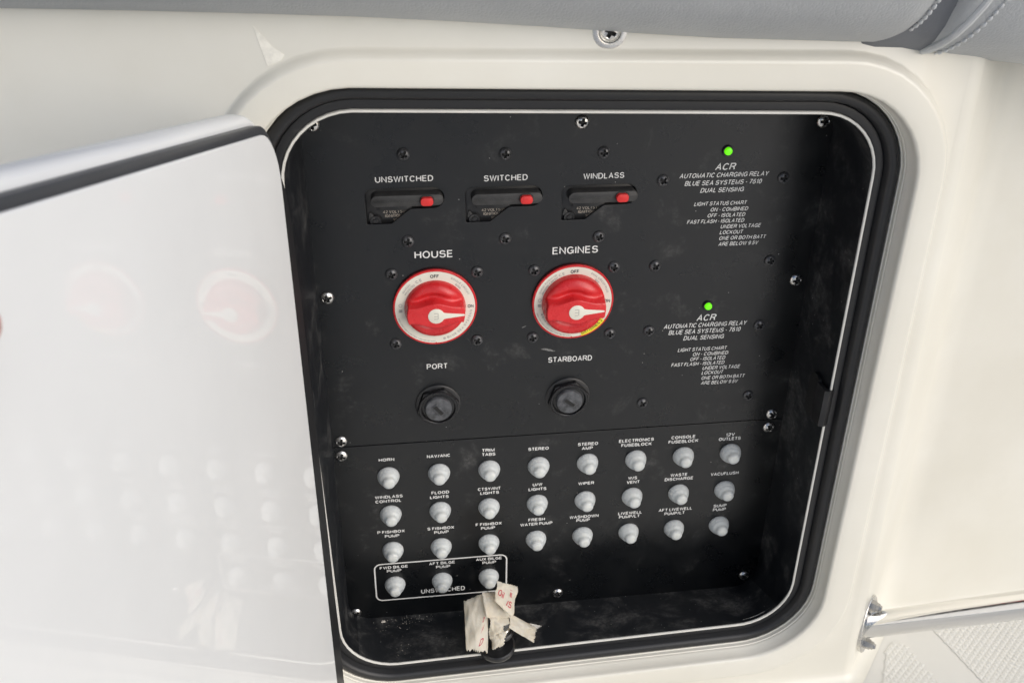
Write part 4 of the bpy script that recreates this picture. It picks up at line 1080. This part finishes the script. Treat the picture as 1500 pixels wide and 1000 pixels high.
tp_ = empty('masking_tape', tuple(KNOB[1])); tag(tp_, 'crumpled strips of cream masking tape with red print, stuck over the black knob', 'tape')
KB = Vector(KNOB[1])
def tape_strip(key, bulge, wob, seed, rag=(0, 0, 0, 0), n=26, corners=None, curl=.003):
    c = [Vector(p) for p in (corners or TAPE[key])]
    nrm = (c[1] - c[0]).cross(c[3] - c[0]).normalized()
    if nrm.y > 0: nrm = -nrm
    v = []; rnd = random.Random(seed); wob = wob * 1.35
    jag = [[rnd.uniform(-1, 1) for _ in range(n + 1)] for _ in range(4)]
    for j in range(n + 1):
        for i in range(n + 1):
            a, b = i / n, j / n
            p = (c[0] * (1 - a) + c[1] * a) * (1 - b) + (c[3] * (1 - a) + c[2] * a) * b
            if j == 0: p += (c[0] - c[3]).normalized() * jag[0][i] * rag[0]
            if i == n: p += (c[1] - c[0]).normalized() * jag[1][j] * rag[1]
            if j == n: p += (c[3] - c[0]).normalized() * jag[2][i] * rag[2]
            if i == 0: p += (c[0] - c[1]).normalized() * jag[3][j] * rag[3]
            w_ = noise.noise(Vector((a * 2.2 + seed, b * 3.1, 0))) * wob + noise.noise(Vector((a * 6, b * 5 + seed, 3))) * wob * .35
            fold = abs(math.sin((a * .8 + b) * PI * 1.6 + seed)) ** 6 * wob * .5 + noise.noise(Vector((a * 15, b * 11 + seed, 7))) * wob * .16
            p += nrm * (bulge * math.sin(PI * a) * (0.4 + .6 * math.sin(PI * b)) + w_ + fold + curl * (b ** 3) * (1 - a * .6) - curl * .6 * (1 - b) ** 4)
            v.append(p - KB)
    f = [(j * (n + 1) + i, j * (n + 1) + i + 1, (j + 1) * (n + 1) + i + 1, (j + 1) * (n + 1) + i) for j in range(n) for i in range(n)]
    me = bpy.data.meshes.new('tape_strip'); me.from_pydata([tuple(p) for p in v], [], f); me.materials.append(M['tape'])
    bm = bmesh.new(); bm.from_mesh(me); bmesh.ops.recalc_face_normals(bm, faces=bm.faces)
    bmesh.ops.solidify(bm, geom=list(bm.faces), thickness=.00022)
    for q_ in bm.faces: q_.smooth = True
    bm.to_mesh(me); bm.free()
    o = bpy.data.objects.new('tape_strip', me); link(o, tp_)
    def surf(a, b, lift=.0004):
        p = (c[0] * (1 - a) + c[1] * a) * (1 - b) + (c[3] * (1 - a) + c[2] * a) * b
        w_ = noise.noise(Vector((a * 2.2 + seed, b * 3.1, 0))) * wob + noise.noise(Vector((a * 6, b * 5 + seed, 3))) * wob * .35
        fold = abs(math.sin((a * .8 + b) * PI * 1.6 + seed)) ** 6 * wob * .5 + noise.noise(Vector((a * 15, b * 11 + seed, 7))) * wob * .16
        return p - KB + nrm * (bulge * math.sin(PI * a) * (0.4 + .6 * math.sin(PI * b)) + w_ + fold + lift + curl * (b ** 3) * (1 - a * .6) - curl * .6 * (1 - b) ** 4)
    return o, surf
def tape_print(o, surf, s, a0, b0, du, dv, m):
    """letters laid on the strip: du/dv = (a, b) steps per unit of text width / height"""
    v, f, x0_, x1_, y0_, y1_, lay = text_data(s, 0.0)
    bm = bmesh.new(); vs = [bm.verts.new((p[0], p[1], 0)) for p in v]
    for q_ in f:
        try: bm.faces.new([vs[i] for i in q_])
        except ValueError: pass
    out = []
    for w_ in bm.verts:
        x, y = w_.co.x - x0_, w_.co.y - y0_
        w_.co = surf(a0 + du[0] * x + dv[0] * y, b0 + du[1] * x + dv[1] * y)
    me = bpy.data.meshes.new('printed_letters'); bm.to_mesh(me); bm.free(); me.materials.append(m)
    return link(bpy.data.objects.new('printed_letters', me), o)
tape_strip('B', .002, .0012, 5, (.0003, 0, .0004, 0))
oL, sL = tape_strip('L', .0030, .0012, 2, (.0004, .0002, .0016, 0))
tape_strip('C', .0035, .0022, 9, (0, .0006, .001, .0006))
tape_strip('T', .0030, .0014, 4, (0, .0012, 0, .0003))
oU, sU = tape_strip('U', .0022, .0012, 3, (.0003, .0002, .0003, .0004))
# a small folded tongue in the middle
t0 = [KB + Vector(p) for p in ((-.0098, -.0090, .0095), (.0034, -.0100, .0078), (.0006, -.0130, -.0008), (-.0088, -.0120, -.0052))]
tape_strip('K', .0030, .0012, 12, (0, .0006, .0008, .0004), 14, t0)
tape_print(oU, sU, 'Oil', .10, .62, (.17, .03), (.03, -.30), M['redprint'])
tape_print(oU, sU, 'ii', .62, .45, (.20, .03), (.03, -.30), M['redprint'])
tape_print(oU, sU, 'IS', .52, .82, (.26, -.02), (.03, -.24), M['redprint'])
tape_print(oL, sL, 'D', .62, .92, (.20, -.06), (.10, -.13), M['redprint'])
tape_print(oL, sL, 'III', .72, .70, (.12, -.09), (.10, -.12), M['redprint'])
tape_print(oL, sL, 'o:', .80, .52, (.12, -.08), (.06, -.12), M['redprint'])

# ------------------------------------------------------------------ crumbs and grit lying on the box floor
mm = MB(); rnd = random.Random(3)
def floor_z(y): t = (y + .0612) / .0624; return -.1420 + (-.1535 + .1420) * max(0, min(1, t))
ico = [(0, 0, 1), (.9, 0, -.3), (-.45, .8, -.3), (-.45, -.8, -.3)]
def crumb(x, y, s):
    z = floor_z(y) + s * .3
    a = rnd.uniform(0, 6.28); c, sn = math.cos(a), math.sin(a); k = rnd.uniform(.5, 1.6)
    mm.add([(x + (p[0] * c * k - p[1] * sn) * s, y + (p[0] * sn * k + p[1] * c) * s, z + p[2] * s * .6) for p in ico], [(0, 1, 2), (0, 2, 3), (0, 3, 1), (1, 3, 2)])
for _ in range(420):
    x = rnd.uniform(-.03, .31); y = rnd.uniform(-.056, -.004); crumb(x, y, rnd.choice((.00015, .00018, .00025, .0003, .0004)))
for _ in range(45): crumb(rnd.gauss(.012, .012), rnd.uniform(-.012, -.002), rnd.uniform(.0002, .0006))
for _ in range(7): crumb(-.012 + rnd.uniform(-.0015, .0015), -.006 + rnd.uniform(-.001, .001), .0012)
crumb(.205, -.036, .0012); crumb(.298, -.030, .0010); crumb(.150, -.020, .0008)
tag(mm.build('grit', M['crumb'], None, smooth=False), 'pale grit and crumbs scattered over the black floor of the locker', 'grit', kind='stuff')
